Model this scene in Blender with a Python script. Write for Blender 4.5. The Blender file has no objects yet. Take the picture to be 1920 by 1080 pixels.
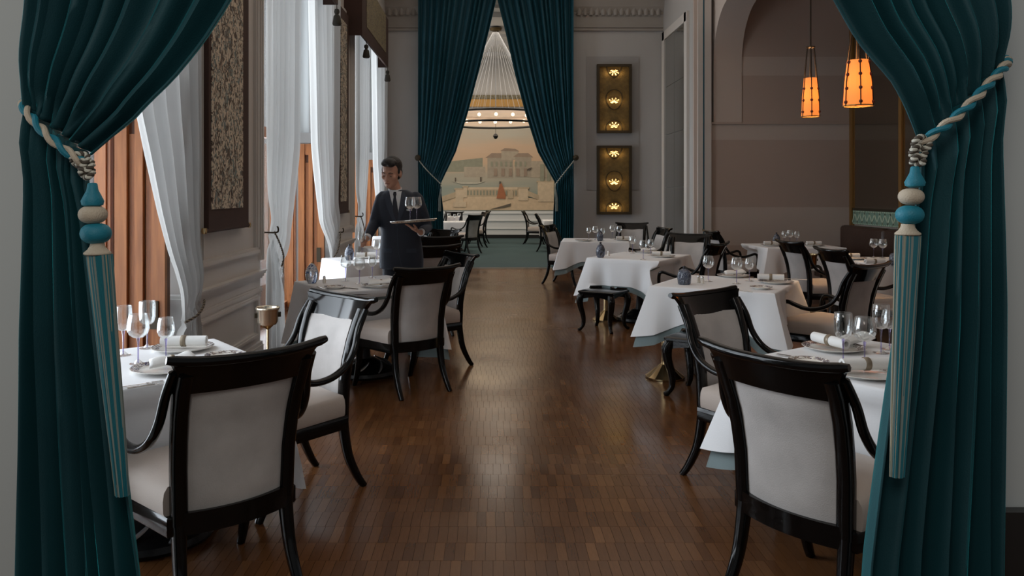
import bpy, bmesh, math, random
import numpy as np
from mathutils import Vector, Matrix
random.seed(7)
PI = math.pi
SC = bpy.context.scene
COL = SC.collection

# ------------------------------------------------------------------ camera
FPX, CX, CY, CH = 1500.0, 915.0, 361.0, 1.5      # focal length in px, vanishing point, eye height
cam_d = bpy.data.cameras.new('camera'); cam = bpy.data.objects.new('camera', cam_d); COL.objects.link(cam)
cam.location = (0, 0, CH); cam.rotation_euler = (PI / 2, 0, 0)
cam_d.sensor_width = 36.0; cam_d.lens = FPX / 1920 * 36
cam_d.shift_x = (960 - CX) / 1920; cam_d.shift_y = -(540 - CY) / 1920
cam_d.clip_start = 0.05; cam_d.clip_end = 100
SC.camera = cam

# ------------------------------------------------------------------ world, daylight, exposure
SC.view_settings.view_transform = 'Standard'; SC.view_settings.look = 'None'
SC.view_settings.gamma = 1.0; SC.view_settings.use_curve_mapping = False
SC.view_settings.exposure = 0.0
wld = bpy.data.worlds.new('world'); SC.world = wld; wld.use_nodes = True
bg = wld.node_tree.nodes['Background']
bg.inputs['Color'].default_value = (0.94, 0.97, 0.98, 1); bg.inputs['Strength'].default_value = 0.20
try:
    SC.cycles.max_bounces = 8; SC.cycles.transparent_max_bounces = 16
    SC.cycles.sample_clamp_indirect = 4.0; SC.cycles.sample_clamp_direct = 0
    SC.cycles.caustics_reflective = False; SC.cycles.caustics_refractive = False
except Exception: pass
def area(name, loc, rot, sx, sy, energy, color):
    d = bpy.data.lights.new(name, 'AREA'); d.shape = 'RECTANGLE'; d.size = sx; d.size_y = sy
    d.energy = energy; d.color = color
    o = bpy.data.objects.new(name, d); COL.objects.link(o); o.location = loc; o.rotation_euler = rot
    return o
rad_ = math.radians
DAY = (0.86, 0.93, 1.0)
WINY = [(2.45, 5.5), (7.2, 10.5), (12.1, 15.5)]
for k, (a_, b_) in enumerate(WINY):        # overcast sky in the three tall windows
    area('daylight', (-3.5, (a_ + b_) / 2, 2.35), (0, -PI / 2, 0), 4.6, 3.6, 430, DAY)
area('daylight_hall', (-5.6, 21.2, 2.6), (0, -PI / 2, 0), 4.4, 6.0, 120, (1.0, .95, .88))   # window side of the hall beyond

area('ceiling_fill', (1.0, 9.2, 5.62), (0, 0, 0), 5.2, 12.4, 92, (1.0, .87, .74))     # added soft fill below the ceiling, stands for no visible fixture
area('ceiling_fill_hall', (0, 21.2, 5.70), (0, 0, 0), 6, 7, 210, (1.0, .88, .74))  # unseen fill added under the hall ceiling to brighten the hall
area('foyer_fill', (-.55, -1.0, 3.6), (rad_(42), 0, rad_(-10)), 1.6, 1.6, 42, (1.0, .95, .88))    # fill added behind the camera to shade curtain folds and chair backs
# ------------------------------------------------------------------ materials
M = {}
def mat(name, color, rough=.6, metal=0.0, spec=.5, sheen=0.0, coat=0.0, emit=None, estr=0.0, bump=None, vary=None, alpha=None, sheen_tint=None):
    m = bpy.data.materials.new(name); m.use_nodes = True
    nt = m.node_tree; b = nt.nodes['Principled BSDF']
    b.inputs['Base Color'].default_value = (*color, 1); b.inputs['Roughness'].default_value = rough
    b.inputs['Metallic'].default_value = metal; b.inputs['Specular IOR Level'].default_value = spec
    if sheen:
        b.inputs['Sheen Weight'].default_value = sheen; b.inputs['Sheen Roughness'].default_value = .35
        if sheen_tint: b.inputs['Sheen Tint'].default_value = (*sheen_tint, 1)
    if coat: b.inputs['Coat Weight'].default_value = coat; b.inputs['Coat Roughness'].default_value = .06
    if emit: b.inputs['Emission Color'].default_value = (*emit, 1); b.inputs['Emission Strength'].default_value = estr
    tc = nt.nodes.new('ShaderNodeTexCoord')
    if vary:                                  # (scale, amount, other colour)
        n = nt.nodes.new('ShaderNodeTexNoise'); n.inputs['Scale'].default_value = vary[0]; n.inputs['Detail'].default_value = 4
        mx = nt.nodes.new('ShaderNodeMix'); mx.data_type = 'RGBA'
        r = nt.nodes.new('ShaderNodeMapRange'); r.inputs[1].default_value = .35; r.inputs[2].default_value = .65; r.inputs[4].default_value = vary[1]
        nt.links.new(tc.outputs['Object'], n.inputs['Vector']); nt.links.new(n.outputs['Fac'], r.inputs[0])
        nt.links.new(r.outputs[0], mx.inputs[0]); mx.inputs[6].default_value = (*color, 1); mx.inputs[7].default_value = (*vary[2], 1)
        nt.links.new(mx.outputs[2], b.inputs['Base Color'])
    if bump:                                  # (scale, strength)
        n2 = nt.nodes.new('ShaderNodeTexNoise'); n2.inputs['Scale'].default_value = bump[0]; n2.inputs['Detail'].default_value = 3
        bp = nt.nodes.new('ShaderNodeBump'); bp.inputs['Strength'].default_value = bump[1]; bp.inputs['Distance'].default_value = .01
        nt.links.new(tc.outputs['Object'], n2.inputs['Vector']); nt.links.new(n2.outputs['Fac'], bp.inputs['Height'])
        nt.links.new(bp.outputs[0], b.inputs['Normal'])
    M[name] = m
    return m
def nodes_of(name):
    m = bpy.data.materials.new(name); m.use_nodes = True; nt = m.node_tree; nt.nodes.clear()
    out = nt.nodes.new('ShaderNodeOutputMaterial'); M[name] = m
    return nt, out

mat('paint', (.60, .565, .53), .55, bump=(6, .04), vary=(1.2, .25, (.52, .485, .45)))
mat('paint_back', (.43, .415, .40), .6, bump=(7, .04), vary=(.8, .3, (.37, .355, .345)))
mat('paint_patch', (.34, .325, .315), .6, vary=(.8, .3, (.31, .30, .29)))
mat('paint_cornice', (.33, .30, .27), .6, bump=(10, .06), vary=(2, .4, (.27, .24, .21)))
mat('paint_taupe', (.47, .37, .315), .65, bump=(6, .04), vary=(.7, .35, (.43, .33, .28)))
mat('paint_taupe_light', (.56, .475, .42), .65, bump=(6, .04), vary=(.7, .35, (.52, .435, .385)))
mat('paint_jamb', (.50, .52, .51), .6, bump=(5, .03), vary=(.8, .3, (.44, .46, .45)))
mat('ceiling_white', (.6, .58, .56), .7)
mat('teal_trim', (.02, .16, .24), .35)
mat('mirror', (.50, .52, .51), .10, 1.0)
mat('mirror_dark', (.30, .28, .24), .12, 1.0)
mat('lacquer', (.003, .0028, .0027), .11, spec=.22, coat=.14)
mat('fabric', (.48, .45, .43), .85, sheen=.5, bump=(260, .15), vary=(6, .7, (.36, .335, .32)), sheen_tint=(.9, .88, .86))
mat('fabric_seat', (.50, .425, .375), .85, sheen=.4, bump=(260, .15), vary=(5, .4, (.43, .36, .315)), sheen_tint=(.9, .86, .82))
mat('linen', (.82, .82, .83), .8, bump=(180, .06), vary=(3, .2, (.76, .76, .77)))
mat('underlay', (.20, .255, .26), .8, bump=(180, .08), vary=(5, .3, (.16, .21, .215)))
mat('napkin', (.84, .83, .81), .8, bump=(220, .1))
mat('porcelain', (.78, .75, .70), .18, coat=.4)
mat('silver', (.72, .71, .69), .18, 1.0)
mat('brass', (.66, .50, .28), .22, 1.0, vary=(12, .4, (.50, .36, .18)))
mat('champagne', (.78, .70, .56), .2, .9)
mat('brass_old', (.16, .105, .034), .55, .35, bump=(60, .5), vary=(16, .7, (.09, .058, .018)))
mat('ring_dull', (.26, .21, .15), .45, .4)
mat('fringe_cream', (.30, .27, .19), .75); mat('fringe_teal', (.008, .13, .165), .6); mat('fringe_grey', (.20, .23, .21), .75)
mat('iron', (.018, .018, .019), .32, .6, bump=(40, .3))
mat('scroll_silver', (.55, .56, .58), .3, .8)
mat('bronze_frame', (.045, .033, .018), .45, .5)
mat('brown_cloth', (.055, .025, .017), .8, bump=(150, .15), vary=(6, .4, (.035, .016, .011)))
mat('tassel_dark', (.035, .03, .022), .8)
mat('leather', (.045, .022, .014), .38, bump=(45, .25), vary=(3, .5, (.03, .014, .009)))
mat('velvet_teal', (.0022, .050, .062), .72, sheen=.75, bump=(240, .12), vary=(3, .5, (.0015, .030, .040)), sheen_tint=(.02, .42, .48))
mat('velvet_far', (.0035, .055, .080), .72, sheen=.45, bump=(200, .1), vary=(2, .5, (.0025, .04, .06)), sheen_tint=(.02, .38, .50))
mat('tassel_teal', (.005, .17, .24), .55, sheen=.3, bump=(300, .2), sheen_tint=(.1, .6, .7))
mat('tassel_cream', (.50, .42, .32), .7, bump=(260, .3))
mat('cord_pale', (.55, .53, .45), .7, bump=(200, .3))
mat('cord_dark', (.07, .055, .04), .7)
mat('carpet', (.045, .085, .09), .95, bump=(90, .4), vary=(.8, .6, (.06, .105, .108)))
mat('dark_base', (.012, .011, .010), .4, coat=.2)
mat('suit', (.015, .021, .036), .7, sheen=.3, bump=(300, .12), sheen_tint=(.4, .5, .7))
mat('trousers', (.010, .014, .024), .75, bump=(300, .12))
mat('shirt', (.75, .77, .80), .7)
mat('suit_lapel', (.026, .035, .058), .6, sheen=.3, sheen_tint=(.4, .5, .7))
mat('tie', (.006, .008, .02), .5)
mat('skin', (.56, .31, .22), .45, vary=(30, .3, (.50, .26, .18)))
mat('hair', (.008, .006, .005), .45, bump=(120, .5))
mat('lip', (.34, .13, .10), .5)
mat('eye_dark', (.015, .01, .008), .3)
mat('shoe', (.006, .006, .006), .25)
mat('pendant_metal', (.03, .018, .010), .4, .6)
mat('pendant_dot', (.10, .02, .01), .5)
mat('green_tile', (.16, .26, .20), .4)
mat('green_pale', (.42, .50, .38), .4)
mat('gilt', (.42, .24, .08), .35, .8)
mat('blind', (.75, .76, .76), .8)
mat('grey_bar', (.22, .21, .20), .6)
mat('window_white', (.7, .7, .68), .5)
mat('salt', (.75, .70, .62), .2)
mat('cork', (.03, .025, .03), .5)
mat('bulb', (1, .8, .5), .5, emit=(1.0, .62, .22), estr=3.0)
mat('bulb_far', (1, .8, .5), .5, emit=(1.0, .74, .45), estr=5)
mat('stone', (.55, .44, .31), .8); mat('stone_dark', (.40, .31, .22), .8)

def wood_mat(name, c1, c2, rough=.4, axis=(10, 10, .8)):
    m = bpy.data.materials.new(name); m.use_nodes = True; nt = m.node_tree; b = nt.nodes['Principled BSDF']
    tc = nt.nodes.new('ShaderNodeTexCoord'); mp = nt.nodes.new('ShaderNodeMapping'); mp.inputs['Scale'].default_value = axis
    n = nt.nodes.new('ShaderNodeTexNoise'); n.inputs['Scale'].default_value = 4; n.inputs['Detail'].default_value = 5
    r = nt.nodes.new('ShaderNodeValToRGB'); r.color_ramp.elements[0].color = (*c1, 1); r.color_ramp.elements[1].color = (*c2, 1)
    r.color_ramp.elements[0].position = .3; r.color_ramp.elements[1].position = .7
    nt.links.new(tc.outputs['Object'], mp.inputs[0]); nt.links.new(mp.outputs[0], n.inputs['Vector'])
    nt.links.new(n.outputs['Fac'], r.inputs[0]); nt.links.new(r.outputs[0], b.inputs['Base Color'])
    b.inputs['Roughness'].default_value = rough; M[name] = m
wood_mat('oak', (.22, .072, .018), (.35, .125, .035), .42)
wood_mat('oak_dark', (.08, .026, .007), (.14, .05, .015), .42)

def parquet_mat():
    m = bpy.data.materials.new('parquet'); m.use_nodes = True; nt = m.node_tree; b = nt.nodes['Principled BSDF']
    at = nt.nodes.new('ShaderNodeAttribute'); at.attribute_name = 'tone'
    r = nt.nodes.new('ShaderNodeValToRGB'); e = r.color_ramp.elements
    e[0].position = 0; e[0].color = (.078, .030, .011, 1); e[1].position = 1; e[1].color = (.190, .084, .031, 1)
    x = e.new(.5); x.color = (.128, .052, .018, 1)
    tc = nt.nodes.new('ShaderNodeNewGeometry'); mp = nt.nodes.new('ShaderNodeMapping'); mp.inputs['Scale'].default_value = (60, 5, 5)
    n = nt.nodes.new('ShaderNodeTexNoise'); n.inputs['Scale'].default_value = 2.5; n.inputs['Detail'].default_value = 4
    mx = nt.nodes.new('ShaderNodeMix'); mx.data_type = 'RGBA'; mx.blend_type = 'MULTIPLY'; mx.inputs[0].default_value = .55
    r2 = nt.nodes.new('ShaderNodeMapRange'); r2.inputs[3].default_value = .55; r2.inputs[4].default_value = 1.25
    nt.links.new(at.outputs['Fac'], r.inputs[0]); nt.links.new(tc.outputs['Position'], mp.inputs[0]); nt.links.new(mp.outputs[0], n.inputs['Vector'])
    nt.links.new(n.outputs['Fac'], r2.inputs[0]); nt.links.new(r.outputs[0], mx.inputs[6]); nt.links.new(r2.outputs[0], mx.inputs[7])
    nt.links.new(mx.outputs[2], b.inputs['Base Color'])
    n3 = nt.nodes.new('ShaderNodeTexNoise'); n3.inputs['Scale'].default_value = 1.3; n3.inputs['Detail'].default_value = 3
    r3 = nt.nodes.new('ShaderNodeMapRange'); r3.inputs[1].default_value = .3; r3.inputs[2].default_value = .7; r3.inputs[3].default_value = .15; r3.inputs[4].default_value = .30
    nt.links.new(tc.outputs['Position'], n3.inputs['Vector']); nt.links.new(n3.outputs['Fac'], r3.inputs[0]); nt.links.new(r3.outputs[0], b.inputs['Roughness'])
    b.inputs['Specular IOR Level'].default_value = .32
    M['parquet'] = m
parquet_mat()

def glass_mat(name, tint=(1, 1, 1), refl=1.0):
    nt, out = nodes_of(name)
    t = nt.nodes.new('ShaderNodeBsdfTransparent'); t.inputs[0].default_value = (*tint, 1)
    g = nt.nodes.new('ShaderNodeBsdfGlossy'); g.inputs['Roughness'].default_value = .03; g.inputs[0].default_value = (refl, refl, refl, 1)
    lw = nt.nodes.new('ShaderNodeLayerWeight'); lw.inputs['Blend'].default_value = .34
    mr = nt.nodes.new('ShaderNodeMapRange'); mr.inputs[3].default_value = .04; mr.inputs[4].default_value = .75
    mx = nt.nodes.new('ShaderNodeMixShader')
    nt.links.new(lw.outputs['Facing'], mr.inputs[0]); nt.links.new(mr.outputs[0], mx.inputs[0])
    nt.links.new(t.outputs[0], mx.inputs[1]); nt.links.new(g.outputs[0], mx.inputs[2]); nt.links.new(mx.outputs[0], out.inputs[0])
glass_mat('glass', (.97, .98, .98)); glass_mat('glass_stem', (.62, .58, .80)); glass_mat('pane', (.98, .99, 1), .6)
glass_mat('glass_jar', (.55, .62, .72))

def sheer_mat(name, col, transp, tcol=None):
    nt, out = nodes_of(name)
    d = nt.nodes.new('ShaderNodeBsdfDiffuse'); d.inputs[0].default_value = (*col, 1)
    tl = nt.nodes.new('ShaderNodeBsdfTranslucent'); tl.inputs[0].default_value = (*(tcol or col), 1)
    tr = nt.nodes.new('ShaderNodeBsdfTransparent'); tr.inputs[0].default_value = (1, 1, 1, 1)
    a = nt.nodes.new('ShaderNodeMixShader'); a.inputs[0].default_value = .42
    b = nt.nodes.new('ShaderNodeMixShader'); b.inputs[0].default_value = transp
    nt.links.new(d.outputs[0], a.inputs[1]); nt.links.new(tl.outputs[0], a.inputs[2])
    nt.links.new(a.outputs[0], b.inputs[1]); nt.links.new(tr.outputs[0], b.inputs[2]); nt.links.new(b.outputs[0], out.inputs[0])
sheer_mat('sheer', (.60, .59, .57), .06, (.24, .24, .235))
sheer_mat('roller', (.5, .52, .52), .10, (.3, .31, .31))

def shade_mat():
    nt, out = nodes_of('lamp_shade')
    tl = nt.nodes.new('ShaderNodeBsdfTranslucent'); tl.inputs[0].default_value = (.85, .42, .12, 1)
    d = nt.nodes.new('ShaderNodeBsdfDiffuse'); d.inputs[0].default_value = (.75, .42, .18, 1)
    e = nt.nodes.new('ShaderNodeEmission'); e.inputs[0].default_value = (1.0, .34, .065, 1); e.inputs[1].default_value = .55
    a = nt.nodes.new('ShaderNodeMixShader'); a.inputs[0].default_value = .5
    s = nt.nodes.new('ShaderNodeAddShader')
    nt.links.new(d.outputs[0], a.inputs[1]); nt.links.new(tl.outputs[0], a.inputs[2]); nt.links.new(a.outputs[0], s.inputs[0])
    nt.links.new(e.outputs[0], s.inputs[1]); nt.links.new(s.outputs[0], out.inputs[0])
shade_mat()
def crystal_mat():
    nt, out = nodes_of('crystal')
    t = nt.nodes.new('ShaderNodeBsdfTransparent'); e = nt.nodes.new('ShaderNodeEmission'); e.inputs[0].default_value = (1.0, .66, .42, 1); e.inputs[1].default_value = .85
    mx = nt.nodes.new('ShaderNodeMixShader'); n = nt.nodes.new('ShaderNodeTexNoise'); n.inputs['Scale'].default_value = 9; r = nt.nodes.new('ShaderNodeMapRange'); r.inputs[3].default_value = .25; r.inputs[4].default_value = .9
    nt.links.new(n.outputs['Fac'], r.inputs[0]); nt.links.new(r.outputs[0], mx.inputs[0]); nt.links.new(t.outputs[0], mx.inputs[1]); nt.links.new(e.outputs[0], mx.inputs[2]); nt.links.new(mx.outputs[0], out.inputs[0])
crystal_mat()

def pattern_mat(name, base, inks, scale, thr, rough=.7, stretch=(1, 1, 1)):
    m = bpy.data.materials.new(name); m.use_nodes = True; nt = m.node_tree; b = nt.nodes['Principled BSDF']; b.inputs['Roughness'].default_value = rough
    tc = nt.nodes.new('ShaderNodeTexCoord'); mp = nt.nodes.new('ShaderNodeMapping'); mp.inputs['Scale'].default_value = stretch
    nt.links.new(tc.outputs['Object'], mp.inputs[0])
    prev = None
    for i, ink in enumerate(inks):
        n = nt.nodes.new('ShaderNodeTexNoise'); n.inputs['Scale'].default_value = scale * (1 + .37 * i); n.inputs['Detail'].default_value = 2; n.inputs['Distortion'].default_value = 1.6
        ad = nt.nodes.new('ShaderNodeVectorMath'); ad.operation = 'ADD'; ad.inputs[1].default_value = (7.3 * i, 3.1 * i, 5.7 * i)
        nt.links.new(mp.outputs[0], ad.inputs[0]); nt.links.new(ad.outputs[0], n.inputs['Vector'])
        r = nt.nodes.new('ShaderNodeMapRange'); r.inputs[1].default_value = thr - .02; r.inputs[2].default_value = thr + .02
        nt.links.new(n.outputs['Fac'], r.inputs[0])
        mx = nt.nodes.new('ShaderNodeMix'); mx.data_type = 'RGBA'; nt.links.new(r.outputs[0], mx.inputs[0])
        if prev is None: mx.inputs[6].default_value = (*base, 1)
        else: nt.links.new(prev, mx.inputs[6])
        mx.inputs[7].default_value = (*ink, 1); prev = mx.outputs[2]
    nt.links.new(prev, b.inputs['Base Color']); M[name] = m
pattern_mat('brocade', (.66, .56, .43), [(.13, .09, .065), (.18, .22, .21), (.07, .045, .03)], 15, .57, stretch=(1, 1, .8))
pattern_mat('brocade_gold', (.20, .17, .11), [(.10, .075, .05), (.30, .24, .12)], 20, .55)
pattern_mat('jar_paint', (.88, .90, .94), [(.10, .17, .40), (.45, .52, .66)], 30, .58, .12)
pattern_mat('jar_dark', (.13, .15, .20), [(.06, .075, .13), (.30, .33, .40)], 22, .57, .1)
for q_ in ('jar_paint', 'jar_dark'):
    M[q_].node_tree.nodes['Principled BSDF'].inputs['Transmission Weight'].default_value = .55
pattern_mat('rim_ink', (.76, .73, .68), [(.06, .05, .10), (.25, .20, .17)], 45, .52, .2)
pattern_mat('tray_paint', (.55, .44, .34), [(.35, .16, .10), (.70, .62, .50)], 40, .55, .25)

# ------------------------------------------------------------------ mesh helpers
class MB:
    def __init__(s): s.v = []; s.f = []
    def add(s, vs, fs):
        o = len(s.v); s.v += [tuple(p) for p in vs]; s.f += [tuple(i + o for i in q) for q in fs]; return s
    def box(s, c, d, rz=0.0, rx=0.0, ry=0.0):
        h = [x / 2 for x in d]; R = Matrix.Rotation(rz, 3, 'Z') @ Matrix.Rotation(ry, 3, 'Y') @ Matrix.Rotation(rx, 3, 'X'); c = Vector(c)
        vs = [c + R @ Vector((sx * h[0], sy * h[1], sz * h[2])) for sz in (-1, 1) for sx, sy in ((-1, -1), (1, -1), (1, 1), (-1, 1))]
        return s.add(vs, [(3, 2, 1, 0), (4, 5, 6, 7), (0, 1, 5, 4), (1, 2, 6, 5), (2, 3, 7, 6), (3, 0, 4, 7)])
    def bx(s, x0, x1, y0, y1, z0, z1): return s.box(((x0 + x1) / 2, (y0 + y1) / 2, (z0 + z1) / 2), (x1 - x0, y1 - y0, z1 - z0))
    def rings(s, rings, cap=True, closed=True):
        n = len(rings[0]); o = len(s.v)
        for r in rings: s.v += [tuple(p) for p in r]
        for i in range(len(rings) - 1):
            for j in range(n if closed else n - 1):
                k = (j + 1) % n
                s.f.append((o + i * n + j, o + i * n + k, o + (i + 1) * n + k, o + (i + 1) * n + j))
        if cap:
            s.f.append(tuple(o + j for j in range(n))[::-1]); s.f.append(tuple(o + (len(rings) - 1) * n + j for j in range(n)))
        return s
    def tube(s, pts, rad, n=8, rb=None, up=None, square=False, cap=True):
        P = [Vector(p) for p in pts]; m = len(P)
        ra = rad if isinstance(rad, (list, tuple)) else [rad] * m
        rb = ra if rb is None else (rb if isinstance(rb, (list, tuple)) else [rb] * m)
        if square:
            q = .72; sec = [(1, q), (q, 1), (-q, 1), (-1, q), (-1, -q), (-q, -1), (q, -1), (1, -q)]
        else: sec = [(math.cos(2 * PI * j / n), math.sin(2 * PI * j / n)) for j in range(n)]
        T = [(P[min(i + 1, m - 1)] - P[max(i - 1, 0)]).normalized() for i in range(m)]
        u = Vector(up) if up else (Vector((0, 0, 1)) if abs(T[0].z) < .9 else Vector((1, 0, 0)))
        R = []
        for i in range(m):
            u = (u - T[i] * u.dot(T[i])).normalized(); w = T[i].cross(u)
            R.append([P[i] + u * (a * ra[i]) + w * (b * rb[i]) for a, b in sec])
        return s.rings(R, cap)
    def lathe(s, prof, n=20, c=(0, 0, 0), cap=True, sx=1, sy=1):
        return s.rings([[(c[0] + sx * r * math.cos(2 * PI * j / n), c[1] + sy * r * math.sin(2 * PI * j / n), c[2] + z) for j in range(n)] for r, z in prof], cap)
    def grid(s, fn, nu, nv, closed_u=False):
        o = len(s.v); mu = nu if closed_u else nu + 1
        for j in range(nv + 1):
            for i in range(mu): s.v.append(tuple(fn(i / nu, j / nv)))
        for j in range(nv):
            for i in range(nu):
                k = (i + 1) % mu
                s.f.append((o + j * mu + i, o + j * mu + k, o + (j + 1) * mu + k, o + (j + 1) * mu + i))
        return s
    def prism(s, poly, axis, a, b):
        # poly: 2-D outline, extruded along axis from a to b
        def P(p, t): return {'x': (t, p[0], p[1]), 'y': (p[0], t, p[1]), 'z': (p[0], p[1], t)}[axis]
        n = len(poly); o = len(s.v); s.v += [P(p, a) for p in poly] + [P(p, b) for p in poly]
        s.f.append(tuple(o + i for i in range(n))); s.f.append(tuple(o + n + i for i in range(n))[::-1])
        for i in range(n): k = (i + 1) % n; s.f.append((o + i, o + n + i, o + n + k, o + k))
        return s
    def mesh(s, name, m=None, smooth=True, ang=40):
        me = bpy.data.meshes.new(name); me.from_pydata(s.v, [], s.f)
        bm = bmesh.new(); bm.from_mesh(me); bmesh.ops.recalc_face_normals(bm, faces=bm.faces); bm.to_mesh(me); bm.free()
        if smooth:
            me.polygons.foreach_set('use_smooth', [True] * len(me.polygons)); me.set_sharp_from_angle(angle=math.radians(ang))
        if m: me.materials.append(M[m])
        me.update(); return me
    def build(s, name, m=None, parent=None, smooth=True, ang=40, loc=None, rz=None):
        return link(name, s.mesh(name, m, smooth, ang), parent, loc, rz)
def link(name, me, parent=None, loc=None, rz=None):
    o = bpy.data.objects.new(name, me); COL.objects.link(o)
    if parent is not None: o.parent = parent
    if loc is not None: o.location = loc
    if rz is not None: o.rotation_euler = (0, 0, rz)
    return o
def tag(o, label=None, cat=None, group=None, kind=None):
    if label: o['label'] = label
    if cat: o['category'] = cat
    if group: o['group'] = group
    if kind: o['kind'] = kind
    return o
def thing(name, label, cat, loc=(0, 0, 0), rz=0.0, group=None):
    o = bpy.data.objects.new(name, None); COL.objects.link(o); o.empty_display_size = .1
    o.location = loc; o.rotation_euler = (0, 0, rz); return tag(o, label, cat, group)
def struct(o): o['kind'] = 'structure'; return o
def sroot(name):
    o = bpy.data.objects.new(name, None); COL.objects.link(o); return struct(o)
def copy_tree(o, parent=None):
    c = o.copy(); COL.objects.link(c); c.parent = parent
    for ch in list(o.children): copy_tree(ch, c)
    return c
def dup(o, loc, rz, label=None, group=None, scale=None):
    c = copy_tree(o); c.location = loc; c.rotation_euler = (0, 0, rz)
    if label: c['label'] = label
    if group: c['group'] = group
    elif 'group' in c: del c['group']
    if scale: c.scale = (scale,) * 3
    return c
def lerp(a, b, t): return a + (b - a) * t
def interp(pts, t):
    if t <= pts[0][0]: return pts[0][1]
    for (a, b), (c, d) in zip(pts, pts[1:]):
        if t <= c: return b + (d - b) * (t - a) / (c - a)
    return pts[-1][1]
def spline(pts, n=8):
    P = [Vector(p) for p in pts]; out = []
    for i in range(len(P) - 1):
        a = P[max(i - 1, 0)]; b = P[i]; c = P[i + 1]; d = P[min(i + 2, len(P) - 1)]
        for k in range(n):
            t = k / n; out.append(.5 * ((2 * b) + (c - a) * t + (2 * a - 5 * b + 4 * c - d) * t * t + (3 * b - a - 3 * c + d) * t ** 3))
    out.append(P[-1]); return out
def on(px, py, Z):
    """measured spot of the photograph -> point on the horizontal plane at height Z"""
    s = (py - CY) / (CH - Z); return ((px - CX) / s, FPX / s)
# ================================================================== STRUCTURE
XL, XR, YB, ZC = -2.05, 3.5, 16.0, 5.7
# ---- floor: slab + parquet strips
floor = struct(MB().bx(-2.75, 6.6, -1.0, 16.0, -.12, -.004).build('floor', 'oak_dark', smooth=False))
PITX, PITY = .0425, .166
ny = int((16.0 - 1.6) / PITY); cand = []
rng = np.random.default_rng(3)
for j in range(ny):
    y0 = 1.6 + j * PITY; off = rng.random() * PITX
    xs = np.arange(-2.62 + off, 6.2, PITX)
    for x in xs: cand.append((x, y0))
cand = np.array(cand); tone = np.clip(rng.normal(.44, .15, len(cand)) + .12 * np.sin(cand[:, 0] * 2.1 + cand[:, 1] * 1.3), 0, 1)
sc_ = (CY + FPX * CH / np.maximum(cand[:, 1] + .08, .1)); pxs = CX + FPX * (cand[:, 0] + .02) / (cand[:, 1] + .08)
vis = (sc_ < 1085) & (pxs > 540) & (pxs < 1330) & ((pxs > 700) | (sc_ > 930))
order = np.argsort(np.where(vis, cand[:, 1], 1e9), kind='stable'); near = order[:300]
levels = 8; strip_me = []
def strip_mesh(t):
    b = MB(); g = .0002; h = .0
    b.v = [(g, g, -.004), (PITX - g, g, -.004), (PITX - g, PITY - g, -.004), (g, PITY - g, -.004)] + [(g + .0005, g + .0005, h), (PITX - g - .0005, g + .0005, h), (PITX - g - .0005, PITY - g - .0005, h), (g + .0005, PITY - g - .0005, h)]
    b.f = [(4, 5, 6, 7), (0, 1, 5, 4), (1, 2, 6, 5), (2, 3, 7, 6), (3, 0, 4, 7)]
    me = b.mesh('parquet_strip', 'parquet', smooth=False)
    a = me.attributes.new('tone', 'FLOAT', 'POINT'); a.data.foreach_set('value', [t] * len(me.vertices)); return me
for k in range(levels): strip_me.append(strip_mesh((k + .5) / levels))
for i in near:
    link('parquet_strip', strip_me[min(levels - 1, int(tone[i] * levels))], floor, (float(cand[i, 0]), float(cand[i, 1]), 0))
rest = np.setdiff1d(np.arange(len(cand)), near); N = len(rest)
g = .0007
tmpl = np.array(strip_me[0].vertices[0].co[:])
tv = np.array([v.co[:] for v in strip_me[0].vertices]); nvp = len(tv)
V = (tv[None] + np.concatenate([cand[rest], np.zeros((N, 1))], 1)[:, None]).reshape(-1, 3)
tf = np.array([p.vertices[:] for p in strip_me[0].polygons])
F = (tf[None] + (np.arange(N) * nvp)[:, None, None]).reshape(-1, 4)
me = bpy.data.meshes.new('parquet_field'); me.vertices.add(len(V)); me.vertices.foreach_set('co', V.ravel())
me.loops.add(F.size); me.loops.foreach_set('vertex_index', F.ravel().astype(np.int32))
me.polygons.add(len(F)); me.polygons.foreach_set('loop_start', np.arange(0, F.size, 4, dtype=np.int32))
me.polygons.foreach_set('use_smooth', np.zeros(len(F), dtype=bool)); me.update(calc_edges=True); me.validate()
a = me.attributes.new('tone', 'FLOAT', 'POINT'); a.data.foreach_set('value', np.repeat(tone[rest], nvp).astype(np.float32))
me.materials.append(M['parquet'])
fo = link('parquet_field', me, floor); fo['kind'] = 'stuff'

# ---- ceiling of the dining room
struct(MB().bx(-2.75, 6.6, 2.0, 16.4, ZC, ZC + .15).build('ceiling', 'ceiling_white', smooth=False))

# ---- near wall with the doorway the camera looks through
OPL, OPR = -1.25, 1.385
wn = MB(); wn.bx(-3.2, OPL, 2.34, 2.44, 0, ZC); wn.bx(OPR, 6.6, 2.34, 2.44, 0, ZC); wn.bx(OPL, OPR, 2.34, 2.44, 4.3, ZC)
wall_near = struct(wn.build('wall_near', 'paint_jamb', smooth=False))
b = MB(); b.bx(1.46, 3.0, 2.30, 2.34, 0, .58); struct(b.build('baseboard_near', 'dark_base', smooth=False))

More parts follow.
